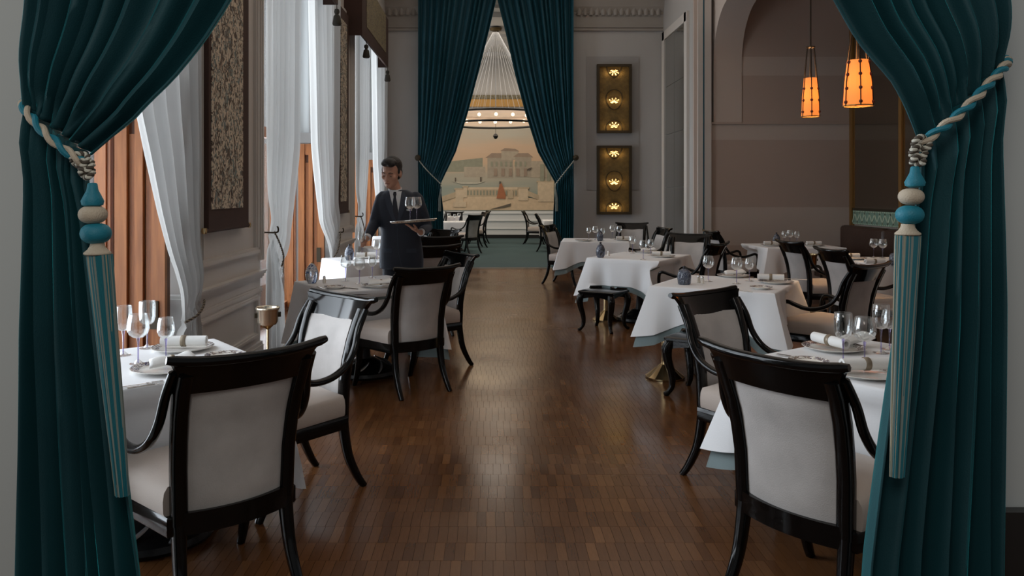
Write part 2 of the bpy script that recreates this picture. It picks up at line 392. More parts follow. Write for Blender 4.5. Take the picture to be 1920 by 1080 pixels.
# ---- left wall: piers between three tall windows, lintel above
WT = 4.35
lw = MB(); edges = [2.35] + [e for p in WINY for e in p] + [16.2]
for k in range(0, len(edges), 2): lw.bx(XL - .62, XL, edges[k], edges[k + 1], 0, WT)
lw.bx(XL - .62, XL, 2.35, 16.2, WT, ZC)
wall_left = struct(lw.build('wall_left', 'paint', smooth=False))
def moulding_rect(parent, x, y0, y1, z0, z1, w=.05, d=.022, name='panel_moulding', m='paint'):
    b = MB()
    prof = [(0, 0), (.35, 1), (.65, .7), (1, 0)]
    def side(p, q, nrm):
        pass
    for (ya, yb, za, zb) in ((y0, y1, z0, z0 + w), (y0, y1, z1 - w, z1), (y0, y0 + w, z0 + w, z1 - w), (y1 - w, y1, z0 + w, z1 - w)):
        b.bx(x, x + d, ya, yb, za, zb); b.bx(x, x + d * 1.5, ya + w * .28 if yb - ya <= w + 1e-6 else ya, yb - w * .28 if yb - ya <= w + 1e-6 else yb, za + w * .28 if zb - za <= w + 1e-6 else za, zb - w * .28 if zb - za <= w + 1e-6 else zb)
    return b.build(name, m, parent, smooth=False)
def pier_trim(y0, y1):
    def band(name, z0, steps):
        b = MB()
        for dz, dd in steps: b.bx(XL, XL + dd, y0, y1, z0, z0 + dz); z0 += dz
        b.build(name, 'paint', wall_left, smooth=False)
    band('dado_rail', .735, ((.018, .02), (.025, .034), (.02, .05), (.012, .06)))
    band('skirting', 0, ((.14, .03), (.03, .022)))
    moulding_rect(wall_left, XL, y0 + .14, y1 - .14, .22, .60)
    moulding_rect(wall_left, XL, y0 + .14, y1 - .14, .95, 4.1, .07, .026)
    band('plinth_band', .60, ((.015, .012), (.03, .02), (.015, .012)))
    for yy in (y0, y1 - .07):
        b = MB(); b.bx(XL, XL + .03, yy, yy + .07, .90, WT); b.bx(XL, XL + .042, yy + .02, yy + .05, .90, WT); b.build('architrave', 'paint', wall_left, smooth=False)
pier_trim(5.5, 7.2); pier_trim(10.5, 12.1); pier_trim(15.5, 15.98)

# ---- windows with oak leaves folded back into the deep reveals
for k, (a_, b_) in enumerate(WINY):
    w = sroot('window_%d' % (k + 1)); xg = XL - .56
    fr = MB()
    for yy in (a_ + .05, b_ - .05): fr.bx(xg - .04, xg + .04, yy - .05, yy + .05, 0, WT)
    for zz in (.05, 2.2, WT - .06): fr.bx(xg - .04, xg + .04, a_, b_, zz - .06, zz + .06)
    fr.build('frame', 'oak', w, smooth=False)
    n = 4; st = (b_ - a_) / n
    for i in range(1, n): MB().bx(xg - .025, xg + .025, a_ + i * st - .03, a_ + i * st + .03, .1, WT - .1).build('mullion', 'oak', w, smooth=False)
    for i in range(n):
        for z0, z1 in ((.11, 2.14), (2.26, WT - .12)):
            MB().bx(xg - .004, xg + .004, a_ + i * st + .03, a_ + (i + 1) * st - .03, z0, z1).build('pane', 'pane', w, smooth=False)
    # far leaf, opened inward across the reveal
    yl = b_ - .30; x0, x1 = xg + .05, XL - .035
    xm = x0 + .13; leaf = MB().bx(x0, xm - .025, yl, yl + .045, .04, 2.12).build('folded_leaf', 'oak', w, smooth=False)
    MB().bx(x0 + .02, xm - .05, yl - .012, yl, .2, 1.95).build('panel', 'oak', leaf, smooth=False)
    xs = xm + .02; wd = x1 - xs
    leaf = MB().bx(xs, x1, yl, yl + .045, .04, 2.12).build('casement_leaf', 'oak_dark', w, smooth=False)
    for t0, t1 in ((.0, .24), (.40, .56), (.74, 1.0)):
        MB().bx(xs + t0 * wd, xs + t1 * wd, yl - .040, yl, .05, 2.12).build('stile', 'oak', leaf, smooth=False)
    for t0, t1 in ((.26, .38), (.59, .71)):
        MB().bx(xs + t0 * wd, xs + t1 * wd, yl - .016, yl, .22, 1.88).build('panel', 'oak', leaf, smooth=False)
    for z0, z1 in ((.05, .17), (1.98, 2.12)):
        MB().bx(xs, x1, yl - .03, yl, z0, z1).build('rail', 'oak', leaf, smooth=False)
    MB().bx(x1 - .09, x1 - .04, yl - .055, yl - .040, .62, .80).build('lock_plate', 'bronze_frame', leaf, smooth=False)
    MB().bx(x0, x1 + .01, yl - .05, yl + .06, 2.13, 2.26).build('transom', 'grey_bar', w, smooth=False)
    bl = MB(); bl.grid(lambda u, v: (lerp(x0, x1, u), yl + .01 + .012 * math.sin(u * 6 * PI), lerp(2.26, WT - .1, v)), 36, 2); bl.build('roller_blind', 'roller', w)
    MB().bx(x1 - .19, x1 - .155, yl - .02, yl + .02, 2.26, WT).build('blind_post', 'grey_bar', w, smooth=False)
    # white panelled plinth between the leaf and the wall face, lower reveal
    p = MB(); p.bx(XL - .25, XL + .0, b_ - .10, b_ - .0, 0, .80); p.bx(XL - .27, XL + .0, b_ - .13, b_, .74, .78); p.bx(XL - .26, XL, b_ - .115, b_, .70, .74); p.build('reveal_plinth', 'window_white', w, smooth=False)

# ---- back wall with the tall curtained doorway
DL, DR = -1.30, 1.60
bw = MB(); bw.bx(-2.7, DL, YB, YB + .3, 0, ZC); bw.bx(DR, XR + .4, YB, YB + .3, 0, ZC); bw.bx(DL, DR, YB, YB + .3, 5.35, 6.0)
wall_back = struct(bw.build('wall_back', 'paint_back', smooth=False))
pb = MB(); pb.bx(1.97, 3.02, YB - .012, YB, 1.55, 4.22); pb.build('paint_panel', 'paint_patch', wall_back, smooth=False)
for x0, x1 in ((-2.05, DL - .02), (DR + .12, XR)):
    b = MB(); b.bx(x0, x1, YB - .025, YB, 0, .16); b.bx(x0, x1, YB - .018, YB, .16, .19); struct(b.build('baseboard_back', 'paint_back', smooth=False))
cor = sroot('trim_1')
for x0, x1 in ((XL, DL), (DR + .1, XR)):
    c = MB(); zc = 4.73
    for dz, dd in ((.03, .05), (.035, .02), (.03, .04), (.24, .03), (.03, .05)): c.bx(x0, x1, YB - dd, YB, zc, zc + dz); zc += dz
    c.prism([(YB, zc), (YB - .05, zc), (YB - .12, zc + .10), (YB - .16, zc + .25), (YB - .25, zc + .42), (YB, zc + .6)], 'x', x0, x1)
    c.build('cornice', 'paint_cornice', cor, smooth=False)
lf = MB()
def leaf_fn(u, v):
    w = .052 * math.sin(PI * min(1, (.12 + .88 * (1 - v)) ** .7 * .5 + .0)) if v < 1 else .004
    w = .05 * math.sqrt(max(0, 1 - (v - .25) ** 2 / .5625)) if v > .25 else .05 * (.75 + v)
    return ((u - .5) * 2 * w, -.012 - .03 * (1 - (2 * u - 1) ** 2) - .05 * v ** 2, .26 - .26 * (1 - v) * 1.0)
lf.grid(leaf_fn, 6, 6); lme = lf.mesh('acanthus_leaf', 'paint_cornice')
x = XL + .08
while x < XR:
    if not (DL < x < DR + .15): link('acanthus_leaf', lme, cor, (x, YB - .045, 5.03))
    x += .122

# ---- right wall: mirrored bay, pier, then the arcade to the side aisle
YP = 13.65
wr = MB(); wr.bx(XR, XR + .28, YP + .01, YB + .3, 0, ZC)
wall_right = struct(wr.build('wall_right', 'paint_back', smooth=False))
mf = MB()
for (y0, y1, z0, z1) in ((13.95, 15.88, 4.5, 4.66), (13.95, 15.88, 0, .5), (15.70, 15.90, 0, 4.66), (13.90, 14.10, 0, 4.66)): mf.bx(XR - .05, XR, y0, y1, z0, z1)
mf.build('mirror_frame', 'paint', wall_right, smooth=False)
zs = [.5, 1.6, 2.62, 3.55, 4.5]; ys = [14.1, 14.9, 15.7]
for i in range(4):
    for j in range(2):
        MB().bx(XR - .03, XR - .004, ys[j] + .004, ys[j + 1] - .004, zs[i] + .004, zs[i + 1] - .004).build('mirror_pane', 'mirror', wall_right, smooth=False)
pil = sroot('trim_2')
MB().bx(XR, 3.56, YP - .05, YP, 0, ZC).build('pilaster_strip', 'paint_taupe_light', pil, smooth=False)
MB().bx(3.56, 3.645, YP - .09, YP, 0, ZC).build('pilaster', 'paint', pil, smooth=False)
MB().bx(3.645, 3.675, YP - .06, YP, 0, ZC).build('teal_fillet', 'teal_trim', pil, smooth=False)
MB().bx(3.675, 3.79, YP - .08, YP, 0, ZC).build('pilaster_return', 'paint', pil, smooth=False)
# end wall of the aisle: painted courses below the impost, recess above
XA0, XA1 = 3.79, 6.2
wa = sroot('wall_aisle')
zb = [(0, .60, 'paint_taupe'), (.60, 1.25, 'paint_taupe_light'), (1.25, 2.40, 'paint_taupe'), (2.40, 2.69, 'paint_taupe_light')]
for z0, z1, mm in zb: MB().bx(XA0, XA1, YP, YP + .3, z0, z1).build('painted_course', mm, wa, smooth=False)
MB().bx(XA0 - .02, XA1, YP - .03, YP + .3, 2.665, 2.70).build('impost_ledge', 'paint_taupe', wa, smooth=False)
for z0, z1, mm in ((2.70, 3.50, 'paint_taupe'), (3.50, 3.82, 'paint_taupe_light'), (3.82, ZC, 'paint_taupe')):
    MB().bx(4.3, XA1, YP + .02, YP + .3, z0, z1).build('upper_course', mm, wa, smooth=False)
# arcade: thick wall x 3.85..4.33 whose opening has rounded shoulders; far jamb faces the camera
AX0, AX1, AT, AR, YA0 = 3.85, 4.33, 4.62, .92, 3.2
arc = [(YP + .3, 2.70), (YP, 2.70)]
arc += [(YP - AR + AR * math.cos(t), AT - AR + AR * math.sin(t)) for t in [i * PI / 2 / 14 for i in range(15)]]
arc += [(YA0 + AR - AR * math.sin(t), AT - AR + AR * math.cos(t)) for t in [i * PI / 2 / 14 for i in range(15)]]
arc += [(YA0, 0), (2.44, 0), (2.44, ZC), (YP + .3, ZC)]
aw = MB(); aw.prism(arc, 'x', AX0, AX1); wall_arc = struct(aw.build('wall_arcade', 'paint_taupe_light', smooth=True, ang=30))
# outer right wall with gilt posts, mirror panels and tiled frieze over the banquette
wo = struct(MB().bx(XA1, XA1 + .3, 2.44, YP + .3, 0, ZC).build('wall_outer', 'paint_taupe', smooth=False))
for yy in (13.58, 11.95, 10.3, 8.7): MB().bx(XA1 - .05, XA1, yy - .04, yy + .04, .9, ZC).build('gilt_post', 'gilt', wo, smooth=False)
for y0, y1 in ((12.0, 13.53), (10.35, 11.9), (8.75, 10.25)):
    MB().bx(XA1 - .02, XA1 - .002, y0, y1, 1.24, 4.5).build('mirror_panel', 'mirror_dark', wo, smooth=False)
    MB().bx(XA1 - .035, XA1, y0, y1, 1.20, 1.24).build('mirror_sill', 'bronze_frame', wo, smooth=False)
    fz = MB().bx(XA1 - .03, XA1, y0, y1, .97, 1.20).build('tile_frieze', 'green_tile', wo, smooth=False)
    n = 9; st = (y1 - y0) / n; ch = MB()
    for i in range(n):
        for s in (1, -1): ch.box((XA1 - .033, y0 + (i + .5 + s * .25) * st, 1.085), (.006, .028, .20), rx=s * .55)
    ch.build('chevron_band', 'green_pale', fz, smooth=False)
    dt = MB()
    for i in range(26):
        for z in (.985, 1.185): dt.box((XA1 - .033, y0 + (i + .5) * (y1 - y0) / 26, z), (.006, .03, .018))
    dt.build('bead_band', 'green_pale', fz, smooth=False)

# ---- the hall beyond the doorway
HY = 26.2
struct(MB().bx(-5, 5, 16.0, HY + .3, -.12, .006).build('floor_hall', 'carpet', smooth=False))
struct(MB().bx(DL, DR, 15.72, 16.0, -.05, .004).build('trim_3', 'dark_base', smooth=False))
struct(MB().bx(-5, 5, 16.3, HY + .3, 5.85, 6.0).build('ceiling_hall', 'ceiling_white', smooth=False))
hb = sroot('trim_4')
for yy in (17.6, 19.3, 21.0, 23.0, 24.8): MB().bx(-5, 5, yy, yy + .28, 5.73, 5.85).build('ceiling_beam', 'ceiling_white', hb, smooth=False)
for yy in (18.5, 22.0): MB().bx(-5, 5, yy, yy + .07, 5.77, 5.85).build('ceiling_moulding', 'ceiling_white', hb, smooth=False)
wh = struct(MB().bx(-5, 5, HY, HY + .3, 0, 5.9).build('wall_hall', 'paint', smooth=False))
MB().bx(-5, 5, HY - .10, HY, 4.30, 4.68).build('gilt_cornice', 'gilt', wh, smooth=False)
MB().bx(-5, 5, HY - .13, HY, 4.55, 4.68).build('gilt_leaf_band', 'brocade_gold', wh, smooth=False)
for z0, z1, d in ((.06, .30, .02), (.30, .33, .05), (.33, .56, .02), (.56, .60, .06), (.60, .80, .02), (.80, .84, .05), (.84, .90, .03)):
    MB().bx(-5, 5, HY - d, HY, z0, z1).build('wainscot_course', 'window_white', wh, smooth=False)
struct(MB().bx(-5, 5, HY - .07, HY, 0, .12).build('baseboard_hall', 'dark_base', smooth=False))
struct(MB().bx(4.9, 5.1, 16.3, HY, 0, 5.9).build('wall_hall_right', 'paint', smooth=False))
b = MB(); b.bx(-5.1, -4.9, 16.3, 18.2, 0, 5.9); b.bx(-5.1, -4.9, 24.2, HY, 0, 5.9); b.bx(-5.1, -4.9, 18.2, 24.2, 4.6, 5.9); b.bx(-5.1, -4.9, 18.2, 24.2, 0, .5)
struct(b.build('wall_hall_left', 'paint', smooth=False))
# ================================================================== TEAL VELVET CURTAINS
def fold_table(n, seed):
    r = random.Random(seed); w = [r.uniform(.55, 1.5) for _ in range(n)]; t = sum(w); c = [0]
    for q in w: c.append(c[-1] + q / t)
    return c, [(r.uniform(.55, 1.25), r.uniform(-.6, .6), r.uniform(-.5, .5)) for _ in range(n + 1)]
def fold_val(tab, u, k):
    c, a = tab; n = len(c) - 1; u = min(max(u, 0), .99999); i = 0
    while c[i + 1] <= u: i += 1
    t = (u - c[i]) / (c[i + 1] - c[i]); A = lerp(a[i][0], a[i + 1][0], t); ph = 2 * PI * t
    return A * (-math.cos(ph) + a[i][1] * .55 * math.sin(ph) * math.sin(PI * t) + .18 * math.sin(2 * ph + 4 * a[i][2] + 2.0 * k))
def curtain_mesh(xo, top, low, zto, zti, ztop, amp, n, seed, zbot=.01, sag=.0, nu=None, tie_amp=.4, yb=0.0, n2=None):
    """xo: fixed outer edge; top/low: lists (t, x) of the free edge above / below the tie; zto, zti: tie heights at outer and free edge"""
    n2 = n2 or n; F1 = fold_table(n, seed); F2 = fold_table(n2, seed + 100); nu = nu or n * 11
    b = MB()
    def warp(u, vv): return min(1, max(0, u + .018 * math.sin(5 * vv + 9 * u) * u * (1 - u)))
    def up(u, v):
        vv = v ** 1.35; xi = interp(top, vv); zt = lerp(zto, zti, u)
        x = xo + (xi - xo) * u; z = zt + (ztop - zt) * vv - sag * u * math.sin(PI * min(1, vv * 2.2)) * (1 - vv)
        A = amp * (tie_amp + (1 - tie_amp) * min(1, vv / .30)); q = lerp(fold_val(F2, u, 0), fold_val(F1, warp(u, vv), vv), min(1, vv / .03))
        return (x, yb * (1 - vv) + A * q - amp * .9 * math.exp(-((vv - .05) / .05) ** 2) * .8, z)
    def dn(u, v):
        xi = interp(low, v); zt = lerp(zto, zti, u); x = xo + (xi - xo) * u
        A = amp * (tie_amp + (1 - tie_amp) * min(1, v / .35)); z = zt + (zbot - zt) * v
        return (x + .006 * math.sin(7 * u * PI + 5 * v), yb * (1 - v) + A * fold_val(F2, warp(u, v + 2), -v * .6) - amp * .5 * math.exp(-((v - .05) / .04) ** 2), z)
    b.grid(up, nu, 56); b.grid(dn, nu, 36)
    return b
def rope(path, r, parent, m1, m2, turns, name='cord_strand'):
    P = spline(path, 10); L = [0]
    for a, c in zip(P, P[1:]): L.append(L[-1] + (c - a).length)
    N = max(24, int(turns * 10)); pts = []
    for i in range(N + 1):
        d = L[-1] * i / N; k = 0
        while k < len(L) - 2 and L[k + 1] < d: k += 1
        t = (d - L[k]) / max(1e-9, L[k + 1] - L[k]); p = P[k].lerp(P[k + 1], t); T = (P[k + 1] - P[k]).normalized(); pts.append((p, T))
    for ph, mm in ((0, m1), (PI, m2)):
        q = []; u = Vector((0, 0, 1)) if abs(pts[0][1].z) < .9 else Vector((1, 0, 0))
        for i, (p, T) in enumerate(pts):
            u = (u - T * u.dot(T)).normalized(); w = T.cross(u); a = ph + 2 * PI * turns * i / N
            q.append(p + (u * math.cos(a) + w * math.sin(a)) * r * .55)
        MB().tube(q, r * .62, 8).build(name, mm, parent)
def tassel(name, label, top, lean, spots, skirt, parent_group):
    """top: knot position; spots: bead (dx, dz, rx, h, material); skirt: (dx, dz top, radius top, dx bottom, dz bottom, radius bottom)"""
    t = thing(name, label, 'tassel', top)
    for i, (dx, dz, r, h, mm, shape) in enumerate(spots):
        if shape == 'cone': prof = [(r * .30, h * .5), (r * .42, h * .45), (r * .5, h * .2), (r * .8, -.08 * h), (r * .98, -.25 * h), (r * .9, -.42 * h), (r * .5, -.5 * h)]
        elif shape == 'collar': prof = [(r * .5, h * .5), (r * .55, h * .2), (r * .72, -.08 * h), (r * .98, -.30 * h), (r, -.42 * h), (r * .9, -.5 * h)]
        else: prof = [(r * math.cos(a) ** .75 if abs(a) < 1.5 else .003, h / 2 * math.sin(a)) for a in [-1.56 + 3.12 * k / 12 for k in range(13)]]
        MB().lathe(prof, 26, (dx, 0, dz)).build('bead' if shape != 'collar' else 'collar', mm, t)
    dx0, z0, r0, dx1, z1, r1 = skirt; rr = random.Random(5); tone = []
    b = {'fringe_teal': MB(), 'fringe_cream': MB(), 'fringe_grey': MB()}
    for ring, n in ((1.0, 64), (.75, 34)):
        for k in range(n):
            a = 2 * PI * k / n; c, s = math.cos(a), math.sin(a); j = rr.uniform(-.003, .003)
            pts = [(lerp(dx0, dx1, v) + (lerp(r0, r1, v) * ring + math.sin(v * 5 + k) * .0015) * c + j * v, (lerp(r0, r1, v) * ring) * s * .8, lerp(z0, z1 + rr.uniform(-.01, .012) * 0, v)) for v in (0, .04, .25, .5, .75, 1)]
            mm = ('fringe_teal', 'fringe_teal', 'fringe_grey', 'fringe_cream', 'fringe_teal', 'fringe_grey')[rr.randrange(6)]
            b[mm].tube(pts, [.0026, .0032, .0032, .0032, .0028, .002], 5)
    for mm, q in b.items():
        o = q.build('fringe', mm, t); o['kind'] = 'stuff'
    return t
YC = 2.2; K = FPX / YC
def cz(py): return CH + (CY - py) / K
def cx(px): return (px - CX) / K
def rp(px, dy, py): k = FPX / (YC + dy); return ((px - CX) / k, dy, CH + (CY - py) / k)
# left (window-side) curtain
ztop = 4.25
top = [(0, cx(182)), (.036, cx(268)), (.078, cx(340)), (.12, cx(394)), (.165, cx(446)), (.38, -.42), (.7, -.06), (1, .06)]
low = [(0, cx(168)), (.12, cx(185)), (.35, cx(222)), (.72, cx(272)), (1, cx(300))]
cm = curtain_mesh(cx(57), top, low, cz(205), cz(292), ztop, .050, 9, 4, sag=.02, n2=6)
cl = thing('velvet_curtain', 'teal velvet doorway curtain tied back on the window side', 'curtain', (0, YC, 0))
o = cm.build('drape', 'velvet_teal', cl, ang=80); md = o.modifiers.new('thick', 'SOLIDIFY'); md.thickness = .004
tb = thing('curtain_tieback', 'twisted teal and cream rope tied round the window-side doorway curtain', 'rope', (0, YC, 0))
rope([rp(46, .06, 192), rp(46, -.04, 203), rp(80, -.085, 245), rp(120, -.095, 280), rp(152, -.090, 303), rp(168, -.06, 315)], .0125, tb, 'tassel_teal', 'tassel_cream', 4.2)
for i, (px, py, r) in enumerate(((150, 300, .020), (160, 311, .017), (163, 325, .014))):
    q0 = rp(px, -.085, py); P = [(q0[0] + r * math.cos(a), -.085 + .008 * math.sin(2 * a), q0[2] + r * .8 * math.sin(a)) for a in [2 * PI * k / 14 for k in range(15)]]
    rope(P, .0075, tb, 'cord_pale', 'cord_dark', 7, 'knot_strand')
tassel('curtain_tassel', 'large beaded tassel hanging from the window-side doorway curtain rope', (rp(172, -.085, 337)[0], YC - .085, rp(172, -.085, 337)[2]), 0,
       [(.002, -.040, .029, .064, 'tassel_teal', 'cone'), (.003, -.092, .036, .049, 'tassel_cream', 'ball'), (.011, -.142, .039, .055, 'tassel_teal', 'ball'), (.015, -.182, .034, .033, 'tassel_cream', 'collar')],
       (.020, -.197, .031, .080, -.835, .015), None)
# right curtain, opposite the windows
top = [(0, cx(1718)), (.03, cx(1692)), (.075, cx(1652)), (.115, cx(1600)), (.17, cx(1546)), (.38, .52), (.7, .14), (1, .04)]
low = [(0, cx(1716)), (.10, cx(1708)), (.35, cx(1672)), (.70, cx(1618)), (1, cx(1590))]
cm = curtain_mesh(cx(1869), top, low, cz(122), cz(282), ztop, .050, 8, 12, sag=.02, n2=6)
cr = thing('velvet_curtain', 'teal velvet doorway curtain tied back on the side opposite the windows', 'curtain', (0, YC, 0))
o = cm.build('drape', 'velvet_teal', cr, ang=80); md = o.modifiers.new('thick', 'SOLIDIFY'); md.thickness = .004
tb = thing('curtain_tieback', 'twisted teal and cream rope round the doorway curtain opposite the windows', 'rope', (0, YC, 0))
rope([rp(1888, .06, 112), rp(1884, -.04, 124), rp(1850, -.085, 162), rp(1800, -.095, 213), rp(1755, -.092, 248), rp(1724, -.07, 274)], .0125, tb, 'tassel_teal', 'tassel_cream', 5.6)
for i, (px, py, r) in enumerate(((1728, 268, .020), (1722, 284, .017), (1721, 300, .013))):
    q0 = rp(px, -.085, py); P = [(q0[0] + r * math.cos(a), -.085 + .008 * math.sin(2 * a), q0[2] + r * .8 * math.sin(a)) for a in [2 * PI * k / 14 for k in range(15)]]
    rope(P, .0075, tb, 'cord_pale', 'cord_dark', 7, 'knot_strand')
tassel('curtain_tassel', 'large beaded tassel on the doorway curtain rope opposite the windows', (rp(1717, -.085, 312)[0], YC - .085, rp(1717, -.085, 312)[2]), 0,
       [(-.002, -.028, .026, .056, 'tassel_teal', 'cone'), (-.012, -.080, .032, .044, 'tassel_cream', 'ball'), (-.016, -.128, .035, .050, 'tassel_teal', 'ball'), (-.021, -.167, .032, .030, 'tassel_cream', 'collar')],
       (-.020, -.182, .030, -.050, -.82, .016), None)
# far doorway curtains
KF = FPX / 15.75
def fz(py): return CH + (CY - py) / KF
def fx(px): return (px - CX) / KF
for side, lab in ((-1, 'tall teal velvet curtain at the hall doorway, behind the waiter'), (1, 'tall teal velvet curtain at the hall doorway, beside the brass wall panels')):
    if side < 0:
        e0 = fx(784); top = [(0, fx(826)), (.17, fx(855)), (.37, fx(877)), (.58, fx(897)), (.78, fx(915)), (.97, fx(931)), (1, fx(932))]; low = [(0, fx(826)), (.3, fx(832)), (1, fx(832))]
    else:
        e0 = fx(1075); top = [(0, fx(1042)), (.17, fx(1008)), (.37, fx(985)), (.58, fx(965)), (.78, fx(949)), (.97, fx(932)), (1, fx(931))]; low = [(0, fx(1042)), (.3, fx(1038)), (1, fx(1035))]
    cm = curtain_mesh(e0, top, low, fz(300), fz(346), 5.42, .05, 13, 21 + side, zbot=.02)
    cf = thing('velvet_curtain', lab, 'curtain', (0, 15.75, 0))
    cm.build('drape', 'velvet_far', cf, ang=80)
    lab2 = 'pale cord holding back the hall curtain ' + ('behind the waiter' if side < 0 else 'beside the brass wall panels')
    t2 = thing('curtain_tieback', lab2, 'rope', (0, 15.75, 0))
    xs = (784, 800, 828) if side < 0 else (1079, 1062, 1040)
    rope([(fx(xs[0]), -.02, fz(298)), (fx(xs[1]), -.11, fz(318)), (fx(xs[2]), -.10, fz(346))], .011, t2, 'cord_pale', 'fringe_grey', 14)
    MB().lathe([(.0, .0), (.05, .012), (.062, .05), (.05, .085), (.0, .10)], 16, (fx(xs[0]), 0, 0)).build('wall_rosette', 'bronze_frame', t2)
    ro = t2.children[-1]; ro.rotation_euler = (PI / 2, 0, 0); ro.location = (0, .0, fz(296))
    fr = MB()
    for k in range(10):
        a = 2 * PI * k / 10; fr.tube([(fx(xs[2]) + .008 * math.cos(a), -.11 + .008 * math.sin(a), fz(350)), (fx(xs[2]) + side * .03 + .02 * math.cos(a), -.11 + .02 * math.sin(a), fz(372)), (fx(xs[2]) + side * .03 + .025 * math.cos(a), -.11 + .025 * math.sin(a), fz(396))], .004, 5)
    fr.build('fringe', 'fringe_grey', t2)

# ================================================================== SHEER CURTAINS on the window wall (built along +x, turned to run along Y)
def sheer(y_out, dirn, pts_top, pts_low, zto, zti, seed, lab, hookz):
    sh = thing('sheer_curtain', lab, 'curtain', (XL + .06, y_out, 0), PI / 2)
    b = curtain_mesh(0, [(t, dirn * d) for t, d in pts_top], [(t, dirn * d) for t, d in pts_low], zto, zti, 4.25, .045, 6, seed, nu=70, zbot=.015)
    b.build('drape', 'sheer', sh, ang=80)
    t2 = thing('sheer_tieback', 'dark cord tie on the ' + lab, 'rope', (XL + .06, y_out, 0), PI / 2)
    d0 = pts_top[0][1] * dirn
    rope([(.0, -.055, zto + .005), (d0 * .3, -.075, lerp(zto, zti, .3)), (d0 * .7, -.075, lerp(zto, zti, .7)), (d0, -.03, zti)], .008, t2, 'cord_dark', 'ring_dull', 9)
    if hookz: MB().tube(spline([(-.01 * dirn, .03, zto), (-.01 * dirn, -.08, zto), (-.01 * dirn, -.095, zto + .03), (-.01 * dirn, -.085, zto + .055)], 4), .008, 6).build('hook', 'bronze_frame', t2)
sheer(5.46, -1, [(0, .28), (.10, .40), (.20, .62), (.36, .92), (.7, 1.3), (1, 1.5)], [(0, .28), (.4, .34), (1, .36)], .76, .66, 31, 'white sheer at the first window, beside the patterned scroll', 0)
for a_, b_, nm, zz in ((7.2, 10.5, 'middle window', 1), (12.1, 15.5, 'farthest window', 2)):
    sheer(a_ + .04, 1, [(0, .36), (.13, .74), (.34, .98), (.75, 1.04), (1, 1.3)], [(0, .36), (.35, .5), (1, .52)], 1.14, .80, 41 + zz, 'white sheer on the doorway side of the ' + nm, 1)
    sheer(b_ - .02, -1, [(0, .40), (.13, .95), (.38, 1.34), (.8, 1.52), (1, 1.6)], [(0, .40), (.35, .45), (1, .46)], .98, .66, 51 + zz, 'white sheer on the hall side of the ' + nm, 1)

# ================================================================== WALL SCROLLS AND VALANCES
def scroll(y0, y1, lab):
    s = thing('wall_scroll', lab, 'wall hanging', (XL, y0, 0), 0)
    w = y1 - y0; zb, zt = 1.23, 4.0
    MB().bx(.03, .075, 0, w, zb, zt).build('border', 'brown_cloth', s, smooth=False)
    MB().bx(.074, .082, .045, w - .17, zb + .15, zt - .16).build('brocade_field', 'brocade', s, smooth=False)
    r = MB(); r.tube([(.06, -.035, zb), (.06, w + .035, zb)], .017, 10); rod = r.build('bottom_rod', 'brown_cloth', s)
    for yy in (-.05, w + .05): MB().lathe([(.0, -.022), (.018, -.02), (.022, 0), (.018, .02), (.0, .022)], 12).build('rod_finial', 'brass', rod, loc=(.06, yy, zb))
    MB().bx(0.0, .03, .05, w - .05, zb + .1, zt).build('batten', 'dark_base', s, smooth=False)
scroll(5.66, 6.60, 'patterned brown bordered wall scroll beside the middle window')
scroll(10.68, 11.34, 'patterned brown bordered wall scroll beside the farthest window')
for (a_, b_), lab in ((WINY[1], 'brown bordered window valance over the middle window'), (WINY[2], 'brown bordered window valance over the farthest window')):
    v = thing('window_valance', lab, 'valance', (XL + .26, 0, 0))
    y0, y1, zb, zt = a_ - .05, a_ + 2.35 if a_ < 10 else b_ - 1.3, 3.74, 4.6
    y0, y1 = (a_ - .05, b_ - .95) if a_ < 10 else (a_ - .72, b_ - 1.15)
    MB().bx(-.03, .0, y0, y1, zb, zt).build('border', 'brown_cloth', v, smooth=False)
    MB().bx(0, .006, y0 + .42, y1 - .36, zb + .20, zt).build('brocade_field', 'brocade_gold', v, smooth=False)
    MB().bx(-.26, -.03, y0, y0 + .03, zb, zt).build('return', 'brown_cloth', v, smooth=False)
    MB().bx(-.26, -.03, y1 - .03, y1, zb, zt).build('return', 'brown_cloth', v, smooth=False)
    for yy in (y0 + .45, y1 - .02):
        t = MB(); t.lathe([(.004, .0), (.006, -.06), (.028, -.07), (.034, -.10), (.02, -.13), (.04, -.15), (.055, -.24), (.045, -.26)], 14); t.build('tassel', 'tassel_dark', v, loc=(-.01, yy, zb + .01))

